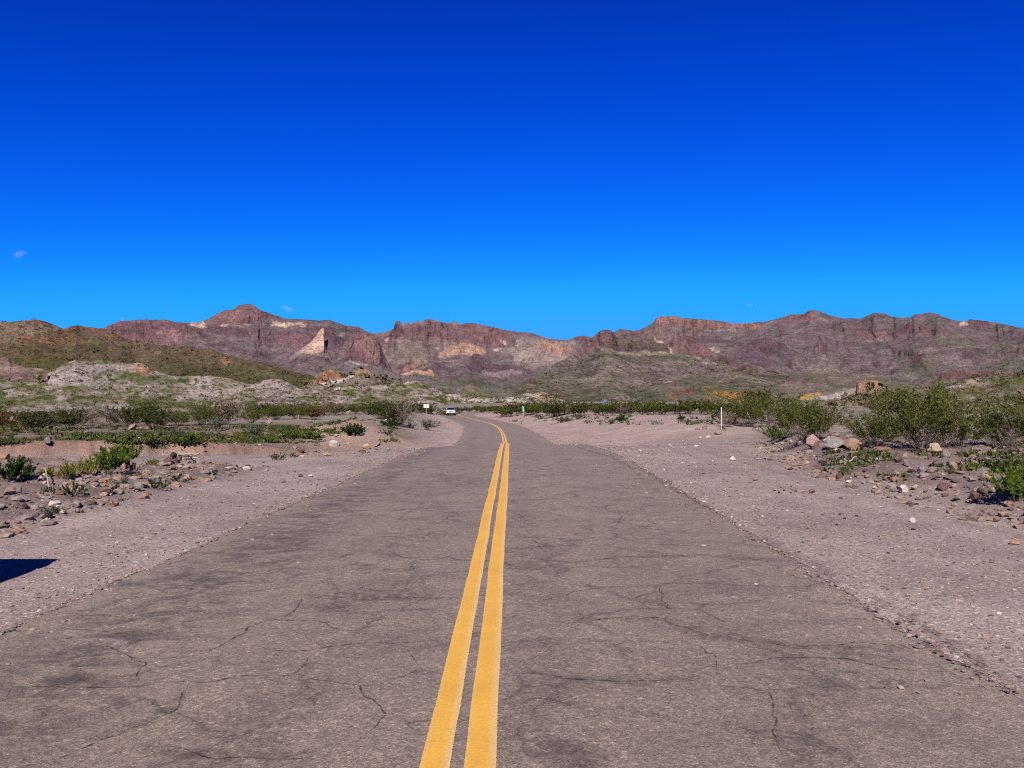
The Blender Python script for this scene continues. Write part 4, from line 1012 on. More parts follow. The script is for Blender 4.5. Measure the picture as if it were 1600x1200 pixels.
def ico(sub):
    bm = bmesh.new(); bmesh.ops.create_icosphere(bm, subdivisions=sub, radius=1.0)
    V = np.array([v.co[:] for v in bm.verts]); F = np.array([[v.index for v in f.verts] for f in bm.faces]); bm.free()
    return V, F
ICO = {k: ico(k) for k in (1, 2, 3, 4)}
def rock_shape(seed, sub=3, cuts=9, rough=.10, roundness=0.0):
    rng = np.random.default_rng(seed); V, F = ICO[sub]; V = V.copy()
    for k in range(cuts):
        d = rng.normal(size=3); d /= np.linalg.norm(d); c = rng.uniform(.42, .80) + roundness
        q = V @ d - c; V = V - np.maximum(q, 0)[:, None] * d * .96
    nn = fbm(V[:, 0] * 1.6 + seed, V[:, 1] * 1.6 + V[:, 2] * 1.3, 4, seed % 97) + .6 * fbm(V[:, 2] * 2.7 - seed, V[:, 0] * 2.1 + V[:, 1], 3, seed % 89)
    return V * (1 + rough * nn)[:, None], F

# ------------------------------------------------------------------ single rocks one can point at
def rock(px, py, wpx, hpx, colr, label, seed, name="rock", group=None, depth=.8, rnd=0.0, rz=None):
    x, y, z = gpt(px, py)
    k = y / FPX
    wm, hm = wpx * k, hpx * k
    V, F = rock_shape(seed, 4 if wpx > 16 else 3, 14 if rnd < .15 else 8, .13 if rnd < .15 else .08, rnd)
    V = V / np.abs(V).max(0)
    V = V * np.array([wm / 2, wm / 2 * depth, hm * .62])
    V[:, 2] += hm * .38
    me = mesh(name, V, F, None, rnd > .15)
    o = link(name, me, M['rock_' + colr], None, (x, y + wm * .35 * depth, z))
    r = random.Random(seed); o.rotation_euler = (r.uniform(-.1, .1), r.uniform(-.1, .1), r.uniform(-.5, .5) if rz is None else rz)
    return tag(o, label, "rock", group)

ROCKS = [
 (1272,701,25,22,'pink',"pinkish grey boulder with a blunt pointed top, leftmost of the big boulders under the bushes",.02),
 (1307,701,33,21,'streak',"grey boulder streaked with white between the pink boulder and the rounded tan one",.06),
 (1336,704,34,19,'tan',"rounded tan brown boulder touching the white streaked grey boulder",.18),
 (1379,709,32,11,'orange',"flat salmon coloured slab right of the rounded tan boulder",.02),
 (1463,709,24,17,'cream',"large cream and orange boulder in the green patch below the biggest creosote",.10),
 (1481,715,15,13,'grey',"round grey boulder just right of the cream and orange boulder",.2),
 (1453,718,9,11,'brown',"small upright brown rock leaning on the cream and orange boulder",.02),
 (1405,724,19,17,'brown',"angular brown rock with a dark shaded left face beside the grass",.0),
 (1417,728,12,12,'grey',"blocky pale grey rock touching the angular brown rock",.0),
 (1443,741,17,16,'grey',"tall grey rock with a black shadowed left side in the middle of the right rubble",.0),
 (1491,734,14,13,'pink',"round greyish pink stone alone in the green patch",.2),
 (1524,747,21,14,'grey',"layered grey rock beside a rounded tan stone near the right edge",.0),
 (1544,751,17,14,'tan',"rounded tan stone right of the layered grey rock",.15),
 (1569,751,11,13,'grey',"narrow upright grey rock in the shade left of the bright green bush",.0),
 (1414,770,20,12,'white',"whitish grey rock with a dark left end at the foot of the right rubble bank",.0),
 (1432,765,14,8,'ochre',"ochre stained rock joined to the whitish rock at the rubble foot",.0),
 (1531,773,23,11,'pink',"broad pale pink rock above the black shadow near the right edge",.05),
 (1571,808,22,10,'pink',"flat pinkish slab below the black shadow at the right edge",.0),
 (1550,815,12,6,'tan',"low tan stone left of the flat pinkish slab at the right edge",.0),
 (1328,755,13,6,'white',"bright white flat stone at the foot of the right rubble",.05),
 (1369,764,9,5,'white',"smaller white flat stone at the rubble foot right of the bright white one",.1),
 (1427,817,11,8,'white',"white egg shaped stone alone on the bare gravel right of the road",.2),
 (1319,780,17,5,'grey',"flat pale grey stone lying in the gravel track",.05),
 (1269,771,12,7,'brown',"dark sided brown stone on the gravel below the right rubble",.0),
 (1254,769,14,5,'pink',"low pinkish stone next to the dark sided brown stone",.05),
 (1280,737,16,11,'maroon',"rounded maroon stone at the left end of the right rubble bank",.12),
 (1261,727,14,9,'ochre',"ochre crumbly rock left of the maroon stone",.0),
 (1290,728,14,8,'dark',"dark hollowed rock behind the maroon stone",.0),
 (1252,695,11,7,'white',"white stone with a black left side left of the pink boulder",.1),
 (1237,692,6,5,'ochre',"small yellowish round stone near the dry bush foot",.2),
 (1290,691,10,6,'white',"small white stone between the pink and the streaked boulders",.1),
 (1492,763,10,8,'pink',"small rounded pink stone beside black debris on the right bank",.15),
 (1394,745,12,6,'maroon',"flat maroon stone in the centre of the right rubble",.0),
 (1376,742,11,6,'brown',"small flat brown stone left of the flat maroon one",.0),
 (1346,722,12,6,'dark',"dark flat stone below the rounded tan boulder",.0),
 (1312,748,11,9,'redbrown',"reddish stone above the bright white flat stone",.0),
 (1356,748,13,9,'orange',"dull orange chunk in the rubble right of the reddish stone",.0),
 (1479,776,13,7,'maroon',"maroon chunk left of the broad pale pink rock",.0),
 (1499,782,15,6,'grey',"grey flat stone at the foot of the bank left of the black shadow",.05),
 (1107,686,8,6,'white',"white stone on the gravel left of the white marker post",.12),
 (1094,685,4.5,3.5,'white',"tiny white stone left of the white stone by the marker post",.12),
 (1123,679,13,6,'pink',"pink rock at the foot of the white marker post",.05),
 (1101,671,9,8,'pink',"pinkish chunk among the rocks left of the marker post",.0),
 (1090,672,8,5,'tan',"tan chunk leftmost of the rocks near the marker post",.0),
 (1145,720,9,7,'white',"white stone alone low on the gravel slope right of the road",.1),
 (1047,697,7,4,'white',"white flat stone nearest the road on the right gravel",.05),
 (1089,698,8,3.5,'white',"white flat stone on the gravel right of the one nearest the road",.05),
 (1590,852,19,8,'orange',"low salmon rock on the gravel at the right frame edge",.05),
 (1161,664,14,6,'pink',"pale pink rock at the foot of the creosote behind the post",.05),
 (1534,679,16,4,'tan',"thin tan slab among the bushes at right",.0),
 (1150,662,9,5,'brown',"brown rock beneath the creosote right of the white post",.0),
 # left side
 (192,733,18,10,'pink',"flat pinkish rock at the bottom of the small cairn by the bright green plant",.03),
 (206,733,11,9,'dark',"dark rock at the right foot of the small cairn",.0),
 (182,752,18,9,'tan',"tan block standing alone below the small cairn",.0),
 (226,744,11,9,'orange',"orange rock right of the tan block",.05),
 (257,727,24,7,'grey',"long pale grey slab in front of the second rock heap",.05),
 (272,724,10,12,'maroon',"upright maroon rock at the right of the second rock heap",.0),
 (312,730,13,11,'tan',"tan rock in front of the pale driftwood sticks",.03),
 (316,709,11,5,'pink',"pink rock behind the pale driftwood sticks",.05),
 (353,736,10,7,'white',"white rock at the right end of the left rubble",.05),
 (330,741,14,10,'grey',"grey block left of the white rock at the rubble end",.0),
 (12,774,19,13,'pink',"large pinkish brown rock at the left frame edge",.0),
 (27,770,12,10,'grey',"grey rock right of the large pinkish brown one at the left edge",.0),
 (37,784,11,10,'grey',"grey rock perched over a black hollow near the left edge",.0),
 (36,795,11,8,'dark',"black rock under the perched grey rock",.0),
 (92,774,17,9,'maroon',"maroon slab beside the dark green weed in the left rubble",.0),
 (96,803,14,9,'white',"pale grey white rock beside the shaded weed at left",.03),
 (162,776,16,7,'orange',"orange tan flat rock below the yellow flower",.03),
 (26,828,18,8,'tan',"flat tan rock lowest at the left frame edge",.0),
 (150,752,11,6,'pink',"small pink rock left of the tan block",.0),
 (60,774,9,6,'tan',"small tan rock by the bluish weed at left",.0),
 (4,718,20,9,'tan',"tan boulder beyond the dark green bush at the left edge",.08),
 (73,694,11,9,'grey',"grey rock jutting from the top of the cut bank",.0),
 (205,671,15,8,'pink',"pink boulder at the foot of the creosotes on the left flat",.03),
 (152,668,9,6,'pink',"smaller pink boulder left of the other one under the grey dry bush",.05),
 (92,684,8,5,'redbrown',"small reddish rock on the green flat above the cut bank",.05),
 (521,698,17,10,'white',"white pink boulder right of the wash mouth",.16),
 (571,702,14,10,'cream',"cream boulder near the dry brown brush by the road shoulder",.12),
 (510,712,15,5,'cream',"flat cream stone in front of the white pink boulder",.05),
 (494,697,12,5,'brown',"brownish low rock left of the white pink boulder",.0),
 (470,708,11,5,'redbrown',"rust coloured rock by the small green weeds",.0),
 (642,668,13,10,'grey',"grey pointed rock at the foot of the brown brush left of the road bend",.0),
 (545,646,7,6,'cream',"cream rock on top of the dirt mound",.03),
 (420,662,10,7,'tan',"tan rock at the left foot of the dirt mound",.05),
 (440,683,15,6,'grey',"pale grey slab among weeds left of the dirt mound",.03),
 (525,682,9,5,'cream',"cream rock among weeds at the foot of the dirt mound",.05),
 (604,657,5,4,'white',"tiny white stone on the right flank of the dirt mound",.1),
 (1403,643,8,6,'cream',"cream boulder on the rise behind the right hand bushes",.1),
]
for i, r in enumerate(ROCKS):
    rock(*r[:6], seed=500 + i * 7, rnd=r[6])
# heaps of a few stones
def heap_stone(px, py, wpx, hpx, dz, colr, seed, label):
    o = rock(px, py, wpx, hpx, colr, label, seed); o.location.z += dz * o.location.y / FPX; return o
heap_stone(196, 733, 15, 12, 7.5, 'dark', 911, "dark rock topping the small cairn by the bright green plant")
heap_stone(205, 733, 9, 7, 6, 'grey', 912, "small grey rock on the right of the small cairn")
heap_stone(260, 727, 15, 10, 4, 'maroon', 913, "maroon rock lying on the long pale slab of the second heap")
heap_stone(269, 727, 12, 11, 11, 'dark', 914, "dark maroon rock on top of the second rock heap")
heap_stone(277, 724, 9, 9, 2, 'brown', 915, "brown rock at the right end of the second rock heap")

# smaller stones, many alike
def many(n, kinds, box, sizes, label, group, seed, filt=None):
    r = random.Random(seed); protos = []
    for i in range(6):
        V, F = rock_shape(seed * 10 + i, 2, 8, .12); V = V / np.abs(V).max(0)
        V = V * np.array([.5, .40, .26 + .05 * (i % 3)]); V[:, 2] += .15
        for c in kinds:
            me = mesh("stone", V, F, None, False); me.materials.append(M['rock_' + c]); protos.append(me)
    c = 0; tries = 0
    while c < n and tries < n * 30:
        tries += 1
        px = r.uniform(box[0], box[2]); py = r.uniform(box[1], box[3])
        if filt and not filt(px, py): continue
        x, y, z = gpt(px, py)
        s = r.uniform(*sizes) ; s = sizes[0] * (sizes[1] / sizes[0]) ** (r.random() ** 1.8)
        o = link("stone", r.choice(protos), None, None, (x, y, z - .02 * s)); o.scale = (s, s, s * r.uniform(.8, 1.3))
        o.rotation_euler = (r.uniform(-.25, .25), r.uniform(-.25, .25), r.uniform(0, 6.3))
        tag(o, label, "stone", group); c += 1
def tri_r(px, py): return py > 690 and (px > 1215 + (py - 700) * 2.7 - 40) and (px < 1640) and py < 700 + (px - 1200) * .34
def tri_l(px, py): return px < 360 - (py - 735) * 3.2 and px > -60
many(70, ['brown', 'pink', 'grey', 'maroon', 'tan'], (1200, 694, 1640, 840), (.07, .26), "small broken stone in the rubble bank along the right gravel", "small stones of the right rubble bank", 31, tri_r)
many(52, ["brown", "grey", "grey", "pink", "dark"], (-40, 738, 360, 840), (.05, .20), "small broken stone in the rubble along the left shoulder", "small stones of the left rubble", 32, tri_l)
many(26, ['pink', 'white', 'grey', 'tan'], (1000, 668, 1190, 760), (.06, .20), "pale stone scattered on the gravel slope below the white marker post", "pale stones on the right gravel slope", 33)
many(22, ['pink', 'tan', 'white', 'grey'], (380, 693, 640, 760), (.05, .16), "pale stone scattered on the left gravel shoulder near the wash", "pale stones on the left shoulder", 34, lambda x, y: y < 690 + (640 - x) * .42 and y > 694)
many(22, ['pink', 'tan', 'grey'], (-20, 668, 420, 694), (.10, .34), "rock lying on the green flat above the cut bank", "rocks on the left green flat", 35)
many(9, ['dark'], (1202, 760, 1248, 771), (.035, .06), "small dark clod in a row on the right gravel", "dark clods on the right gravel", 36)
many(12, ['dark', 'brown'], (1300, 770, 1480, 830), (.04, .08), "tiny dark pebble on the bare gravel below the right rubble", "tiny dark pebbles on the right gravel", 37)

# loose gravel and rubble nobody could count
def loose(name, label, cat, pts, sizes, sub, matn, seed, flat=.55):
    rng = np.random.default_rng(seed); V0, F0 = ICO[sub]; base = []
    for i in range(8):
        v = V0 * (1 + .28 * rng.normal(size=(len(V0), 1)).clip(-1.2, 1.2)); base.append(v)
    n = len(pts); VV = np.empty((n, len(V0), 3))
    an = rng.uniform(0, 6.28, n); c, s = np.cos(an), np.sin(an)
    pick = rng.integers(0, 8, n); el = rng.uniform(.7, 1.35, n)
    B = np.array(base)[pick]
    x = B[..., 0] * el[:, None]; y = B[..., 1]; z = B[..., 2] * flat
    sc = sizes[:, None]
    VV[..., 0] = (x * c[:, None] - y * s[:, None]) * sc + pts[:, 0:1]
    VV[..., 1] = (x * s[:, None] + y * c[:, None]) * sc + pts[:, 1:2]
    VV[..., 2] = z * sc + pts[:, 2:3] + sc * .12
    F = (F0[None] + (np.arange(n) * len(V0))[:, None, None]).reshape(-1, 3)
    me = mesh(name, VV.reshape(-1, 3), F, None, False)
    return tag(link(name, me, M[matn]), label, cat, kind="stuff")
rng = np.random.default_rng(5)
def sample_px(n, x0, x1, y0, y1, pw=1.0):
    return rng.uniform(x0, x1, n), y0 + (y1 - y0) * rng.random(n) ** pw
# dense near field by world area with falling density
def pts_world(n, ymin, ymax, side):
    Y = ymin * (ymax / ymin) ** rng.random(n)
    off = rng.exponential(2.4, n)
    X = np.where(rng.random(n) < side, road_c(Y) + road_r(Y) - .10 + off, road_c(Y) - road_l(Y) + .10 - off)
    k = np.abs(X) < Y * .70 + 2
    X, Y = X[k], Y[k]
    sp = rng.random(len(X)) < .10      # a few stones kicked onto the asphalt edge
    s = X - road_c(Y); X = np.where(sp & (s > 0), road_c(Y) + road_r(Y) + .1 - rng.exponential(.22, len(X)), np.where(sp, road_c(Y) - road_l(Y) - .1 + rng.exponential(.22, len(X)), X))
    s = X - road_c(Y); on = (s > -road_l(Y)) & (s < road_r(Y))
    return np.stack([X, Y, np.where(on, road_z(X, Y) + .012, ground_z(X, Y))], -1)
P = np.concatenate([pts_world(26000, 4.2, 34, .55), pts_world(7000, 24, 75, .55)])
loose("gravel", "loose gravel scattered over both road shoulders", "gravel", P, .005 + .012 * rng.random(len(P)) ** 3.5 * (1 + P[:, 1] / 16), 1, 'pebble', 6)
bx = []
for (x0, x1, y0, y1, n) in ((5.9, 17, 6.0, 31, 9000), (-15, -5.6, 9.3, 19, 3400), (-11, -4.2, 24, 34, 500)):
    Y = rng.uniform(y0, y1, n); X = rng.uniform(x0, x1, n)
    keep = (X > berm_r_x(Y) - .35 + .5 * fbm(X, Y, 2, 3)) & (fbm(X * .8, Y * .8, 3, 8) > -.28) if x0 > 0 else (fbm(X * .8, Y * .8, 3, 9) > -.3)
    if x0 > 0: keep &= rng.random(n) < np.exp(-(X - berm_r_x(Y)) / 3.2)
    X, Y = X[keep], Y[keep]; bx.append(np.stack([X, Y, ground_z(X, Y)], -1))
P = np.concatenate(bx)
loose("rubble", "broken stones strewn along the rubble banks on both sides", "rubble", P, .018 + .085 * rng.random(len(P)) ** 3.2, 2, 'rubble', 7, .62)
# ------------------------------------------------------------------ shrubs
R_ = random.Random(77)
for i in range(3):
    shrub_kind(f'creo{i}', 'creosote', 'stem', seed=20 + i, h=2.0, wd=2.3, nstem=40, nleaf=6400, leaf=.042, zone=(.34, 1.0), subs=7, stem_r=.010, wild=.10, lean=(3, 48), upright=.9, elong=2.0)
    shrub_kind(f'creod{i}', 'creosote_dark', 'stem', seed=30 + i, h=1.6, wd=2.2, nstem=38, nleaf=5200, leaf=.055, zone=(.30, 1.0), subs=6, stem_r=.010, wild=.12, lean=(3, 52), upright=.7, elong=1.9)
    shrub_kind(f'dry{i}', 'drytwig', 'drytwig', seed=40 + i, h=1.3, wd=1.7, nstem=46, nleaf=900, leaf=.040, zone=(.5, 1.0), subs=8, stem_r=.007, wild=.3, lean=(10, 75), elong=4)
    shrub_kind(f'bright{i}', 'bright', 'stem', seed=50 + i, h=.8, wd=1.0, nstem=26, nleaf=3200, leaf=.040, zone=(.1, 1.0), subs=5, stem_r=.006, lean=(3, 62), upright=.8, elong=2.6)
    shrub_kind(f'weed{i}', 'deepgreen', 'stem', seed=60 + i, h=.3, wd=.55, nstem=18, nleaf=600, leaf=.035, zone=(.1, 1.0), subs=3, stem_r=.003, lean=(20, 80), upright=.4, elong=2.2)
    small_kind(f'screo{i}', 'creosote', 'stem', seed=70 + i, h=1.8, wd=2.1, nstem=20, nleaf=2600, leaf=.08, zone=(.22, 1.0), subs=4, stem_r=.014)
    small_kind(f'sdark{i}', 'creosote_dark', 'stem', seed=75 + i, h=1.7, wd=2.1, nstem=20, nleaf=2400, leaf=.085, zone=(.22, 1.0), subs=4, stem_r=.014)
    small_kind(f'sbrown{i}', 'brownbrush', 'drytwig', seed=85 + i, h=1.5, wd=1.9, nstem=30, nleaf=1500, leaf=.09, zone=(.3, 1.0), subs=5, stem_r=.010, wild=.25)
    small_kind(f'sdry{i}', 'drytwig', 'drytwig', seed=90 + i, h=1.4, wd=1.8, nstem=34, nleaf=900, leaf=.07, zone=(.4, 1.0), subs=6, stem_r=.010, wild=.3, elong=3)
shrub_kind('shoot', 'creosote', 'stem', seed=54, h=2.2, wd=1.6, nstem=12, nleaf=1900, leaf=.045, zone=(.4, 1.0), subs=7, stem_r=.010, wild=.12, lean=(2, 22), upright=.9, elong=2.0)
shrub_kind('yg0', 'yellowgreen', 'stem', seed=55, h=.6, wd=.9, nstem=24, nleaf=2200, leaf=.035, zone=(.1, 1.0), subs=5, stem_r=.005, lean=(5, 70), upright=.6, elong=2.4)
shrub_kind('sage0', 'sage', 'stem', seed=56, h=.8, wd=1.1, nstem=24, nleaf=2200, leaf=.05, zone=(.15, 1.0), subs=5, stem_r=.006, lean=(5, 70))
shrub_kind('rust0', 'rust', 'stem', seed=57, h=1.2, wd=1.9, nstem=24, nleaf=2600, leaf=.06, zone=(.15, 1.0), subs=5, stem_r=.009)
shrub_kind('deep0', 'deepgreen', 'stem', seed=58, h=1.0, wd=1.2, nstem=28, nleaf=4200, leaf=.05, zone=(.1, 1.0), subs=6, stem_r=.007, upright=.6, elong=2.2)

_v = 0
def bush(px, py, wpx, hpx, kind, label, cat="shrub", name="shrub", rz=None, small=False, group=None):
    global _v
    _v += 1
    x, y, z = gpt(px, py); k = y / FPX
    key = kind if kind in SHAPES else f'{kind}{_v % 3}'
    if small: me, h0 = SHAPES[key]; co = np.empty(len(me.vertices) * 3); 
    else: h0 = SHAPES[key][2]
    H = hpx * k
    # natural width of the kind at unit height is measured from its mesh
    if key not in _wid:
        me = SHAPES[key][0]; co = np.empty(len(me.vertices) * 3); me.vertices.foreach_get("co", co); co = co.reshape(-1, 3)
        _hgt[key] = np.percentile(co[:, 2], 99) / h0
        _wid[key] = np.percentile(np.abs(co[:, :2]), 95) * 2 / h0
        if not small and SHAPES[key][1] is not None:
            me = SHAPES[key][1]; co = np.empty(len(me.vertices) * 3); me.vertices.foreach_get('co', co); co = co.reshape(-1, 3)
            _hgt[key] = np.percentile(co[:, 2], 98) / h0; _wid[key] = np.percentile(np.abs(co[:, :2]), 93) * 2 / h0
    H /= _hgt[key]
    wide = wpx * k / (H * _wid[key])
    f = place_small if small else place_shrub
    return f(key, name, (x, y + .12 * wpx * k, z - .03), H, R_.uniform(0, 6.28) if rz is None else rz, label, cat, group, wide)
_wid = {}; _hgt = {}
BUSHES = [
 # right side, near
 (1450,706,130,98,'creo',"biggest creosote bush on the right, standing behind the cream and orange boulder","creosote bush"),
 (1372,698,86,54,'creo',"dense creosote bush behind the flat salmon slab","creosote bush"),
 (1420,690,30,86,'shoot',"tall thin creosote rising behind the left side of the biggest one","creosote bush"),
 (1464,692,30,94,'shoot',"tall feathery creosote shoot rising behind the centre of the biggest creosote","creosote bush"),
 (1505,698,60,50,'creo',"creosote bush filling the gap right of the biggest creosote","creosote bush"),
 (1560,700,95,56,'creod',"greyish creosote thicket near the right frame edge above the rocks","creosote bush"),
 (1612,694,60,60,'creo',"creosote bush cut by the right frame edge, upper one","creosote bush"),
 (1275,692,66,62,'creo',"creosote bush behind the pink and streaked boulders","creosote bush"),
 (1242,682,62,62,'creo',"tall green creosote behind the grey dry bush","creosote bush"),
 (1172,668,62,48,'creo',"creosote bush just right of the white marker post","creosote bush"),
 (1195,660,60,48,'creod',"darker creosote behind the bush right of the white post","creosote bush"),
 (1216,687,68,48,'dry',"leafless grey twiggy bush left of the pink boulder","dry bush"),
 (1258,694,36,34,'dry',"small dead twiggy bush beside the white stone with the black side","dry bush"),
 (1140,668,44,26,'dry',"grey dry bush wrapped round the foot of the white post","dry bush"),
 (1405,684,56,40,'dry',"dead grey branches low in the left half of the biggest creosote","dry bush"),
 (1482,702,60,50,'dry',"tangled bare grey branches between the two rightmost creosotes","dry bush"),
 (1580,708,50,40,'dry',"grey brittle bush under the right edge thicket","dry bush"),
 (1211,688,28,24,'bright',"small fresh yellow green bush in front of the leafless grey bush","green bush"),
 (1340,700,26,18,'bright',"low green bush behind the gap between streaked boulder and slab","green bush"),
 (1592,786,62,56,'bright',"bright green leafy bush at the right edge casting a black shadow","green bush"),
 (1130,673,8,10,'weed',"tiny green plant at the foot of the white post","weed"),
 (1380,648,66,26,'brownb',"brownish brush on the rise behind the creosotes","brush") ,
 (1065,658,10,10,'deep0',"single small round green bush on the bare gravel mound","green bush"),
 (971,661,14,13,'deep0',"round dark green bush on the gravel turnout, right one of two","green bush"),
 (956,663,14,8,'bright',"low yellow green bush on the turnout, left one of two","green bush"),
 (919,662,12,6,'weed',"low dark green plant at the edge of the turnout","weed"),
 # left side, near
 (18,752,48,38,'deep0',"dense dark green bush at the left frame edge beside the wash","green bush"),
 (74,749,38,20,'yg0',"olive yellow low plant, leftmost of the yellow green row by the wash","green plant"),
 (106,747,42,26,'yg0',"yellow green feathery plant in the middle of the row by the wash","green plant"),
 (136,744,30,30,'yg0',"pale green feathery plant at the right of the row by the wash","green plant"),
 (166,741,50,40,'bright',"bright green upright plant left of the small cairn","green plant"),
 (196,724,44,32,'bright',"bright green plant rising behind the small cairn","green plant"),
 (240,727,26,11,'yg0',"low yellow green plant between the two rock heaps","green plant"),
 (281,723,16,14,'weed',"dark green sprig right of the second rock heap","weed"),
 (109,775,40,22,'weed',"spreading dark green weed beside the maroon slab","weed"),
 (70,773,24,14,'weed',"round bluish green weed left of the maroon slab","weed"),
 (83,803,28,16,'sage0',"greyish shaded weed left of the pale grey white rock","weed"),
 (240,764,38,18,'weed',"sprawling green weed below the orange rock","weed"),
 (275,753,30,15,'weed',"dense green weed right of the sprawling one at the rubble edge","weed"),
 (203,745,24,12,'weed',"grey green weed right of the tan block","weed"),
 (192,757,11,13,'weed',"small upright green weed under the tan block","weed"),
 (177,768,22,13,'weed',"green weed right of the yellow flower","weed"),
 (25,795,22,8,'weed',"flat green weed by the black rock at left","weed"),
 (329,742,15,10,'weed',"grey green weed in front of the grey block","weed"),
 (236,703,16,13,'weed',"dark green clump at the wash edge left of a grey dry clump","weed"),
 (253,702,20,8,'dry',"low grey dry clump on the edge of the wash","dry bush"),
 (298,690,26,14,'bright',"green bush on the flat above the wash, left of the yellow one","green bush"),
 (368,689,28,16,'yg0',"yellowish round bush on the flat above the wash","green bush"),
 (335,674,34,24,'sage0',"grey green sage bush in the middle of the left flat","sage bush"),
 (278,683,24,12,'sage0',"dark sage clump left of the sage bush","sage bush"),
 (395,682,34,18,'sage0',"pale sage bush right of the yellowish round bush","sage bush"),
 (20,677,18,14,'bright',"bright green small bush on the far left flat","green bush"),
 (432,719,22,12,'weed',"left one of two green weeds on the shoulder by the wash","weed"),
 (457,715,18,10,'weed',"right one of two green weeds on the shoulder by the wash","weed"),
 (421,692,17,15,'bright',"fresh green bush at the left foot of the dirt mound","green bush"),
 (455,686,30,13,'bright',"low green plants left part of the strip at the mound foot","green plant"),
 (485,687,32,14,'bright',"low green plants right part of the strip at the mound foot","green plant"),
 (551,681,30,19,'deep0',"bluish green bush on the near slope of the dirt mound","green bush"),
 (605,680,24,9,'weed',"low green weed at the right foot of the dirt mound","weed"),
 (51,677,70,40,'creod',"large dark creosote at left standing behind the cut bank","creosote bush"),
 (102,671,50,34,'creod',"dark creosote right of the large left one","creosote bush"),
 (2,672,46,28,'rust0',"orange tinged bush at the left frame edge","shrub"),
 (139,669,38,31,'dry',"pale grey leafless bush, left of the pair among the left creosotes","dry bush"),
 (172,667,42,30,'dry',"grey leafless bush, right of the pair among the left creosotes","dry bush"),
 (196,667,46,34,'creod',"creosote between the grey leafless bushes and the pink boulder","creosote bush"),
 (236,671,58,36,'creod',"wide dark creosote right of the pink boulder","creosote bush"),
 (277,666,44,26,'creo',"olive creosote in the left row with yellow tips","creosote bush"),
 (312,664,50,34,'creo',"taller creosote in the left row behind the sage bush","creosote bush"),
 (352,664,52,34,'brown_k',"brownish bush in the left row right of the taller creosote","shrub"),
 (392,661,44,26,'creo',"creosote left of the bare stick on the flat","creosote bush"),
 (430,656,46,26,'creo',"creosote behind the left shoulder of the dirt mound","creosote bush"),
 (464,655,40,24,'creo',"creosote immediately left of the rust coloured bush","creosote bush"),
 (492,656,32,17,'rust0',"rust coloured bush peeping over the dirt mound","shrub"),
 (520,648,36,16,'creo',"olive green bush behind the saddle of the dirt mound","creosote bush"),
 (556,646,26,16,'brown_k',"dark brown brush on top of the dirt mound","shrub"),
 (592,655,44,26,'creod',"grey green brush on the right flank of the dirt mound","shrub"),
 (612,664,42,36,'creod',"tall olive brush left of the white sign","shrub"),
 (628,668,40,42,'dry',"big leafless brown brush in front of the white sign","dry bush"),
 (626,664,24,24,'creo',"green bush inside the leafless brown brush","creosote bush"),
 (668,672,36,16,'brown_k',"low brown brush at the road shoulder below the white sign","shrub"),
 (612,668,26,12,'deep0',"blue green low bush at the right end of the dirt mound","green bush"),
]
for i in range(3):
    shrub_kind(f'brown_k{i}', 'brownbrush', 'drytwig', seed=95 + i, h=1.4, wd=1.8, nstem=30, nleaf=2200, leaf=.06, zone=(.3, 1.0), subs=6, stem_r=.009, wild=.25)
for b_ in BUSHES:
    if b_[4] in ('creod', 'creo') and b_[0] < 480: b_ = b_[:3] + (b_[3] * .86,) + b_[4:]
    k = 'brown_k' if b_[4] == 'brownb' else b_[4]
    nm = {"creosote bush": "creosote_bush", "dry bush": "dry_bush", "green bush": "green_bush", "sage bush": "sage_bush", "weed": "weed", "green plant": "green_plant"}.get(b_[6], "shrub")
    bush(*b_[:4], k, b_[5], b_[6], nm)

# far rows of creosote, alike at this distance
def row(n, x0, x1, ya, yb, w0, w1, h0, h1, kinds, label, group, cat="creosote bush", name="creosote_bush"):
    for i in range(n):
        px = x0 + (x1 - x0) * (i + R_.random()) / n; f = (px - x0) / (x1 - x0)
        py = ya + (yb - ya) * f + R_.uniform(-1.6, 1.6)
        bush(px, py, R_.uniform(w0, w1), R_.uniform(h0, h1), R_.choice(kinds), label, cat, name, small=True, group=group)
row(34, 775, 1130, 650, 647, 22, 36, 14, 22, ['screo', 'screo', 'sdark'], "creosote bush in the dense green band behind the right gravel turnout", "creosotes behind the turnout")
row(30, 790, 1150, 644, 642, 22, 34, 11, 17, ['screo', 'sdark'], "creosote bush in the back row of the green band behind the turnout", "creosotes of the back row")
row(8, 740, 800, 645, 646, 12, 20, 8, 12, ['sdark', 'screo'], "small dark bush beyond the outside of the road bend", "bushes beyond the bend", "shrub", "shrub")
row(11, -20, 420, 664, 656, 34, 54, 20, 30, ['screo', 'sdark', 'sbrown'], "bush in the hazy back row behind the left creosotes", "back row of left bushes", "shrub", "shrub")
row(16, 380, 680, 650, 646, 26, 40, 14, 22, ['screo', 'sdark', 'sbrown'], "bush in the back row between dirt mound and badlands", "back row behind the mound", "shrub", "shrub")
row(9, 1130, 1300, 662, 664, 36, 56, 22, 36, ['screo', 'sdark', 'sdry'], "bush in the back row behind the white marker post", "back row behind the post", "shrub", "shrub")
row(7, 1290, 1640, 664, 668, 30, 54, 12, 24, ['screo', 'sdark', 'sdry', 'sbrown'], "bush in the thicket behind the right boulders", "thicket behind the right boulders", "shrub", "shrub")
row(24, 655, 775, 646, 641, 12, 22, 5, 9, ['sdark', 'sbrown', 'screo'], "low bush at the roadside behind the oncoming car", "bushes behind the car", "shrub", "shrub")
bush(886, 648, 32, 20, 'sdry', "pale pink grey leafless bush in the green band behind the turnout", "dry bush", "dry_bush", small=True)
bush(862, 653, 36, 24, 'sdark', "dark creosote in front of the green band right of the green road marker", "creosote bush", "creosote_bush", small=True)
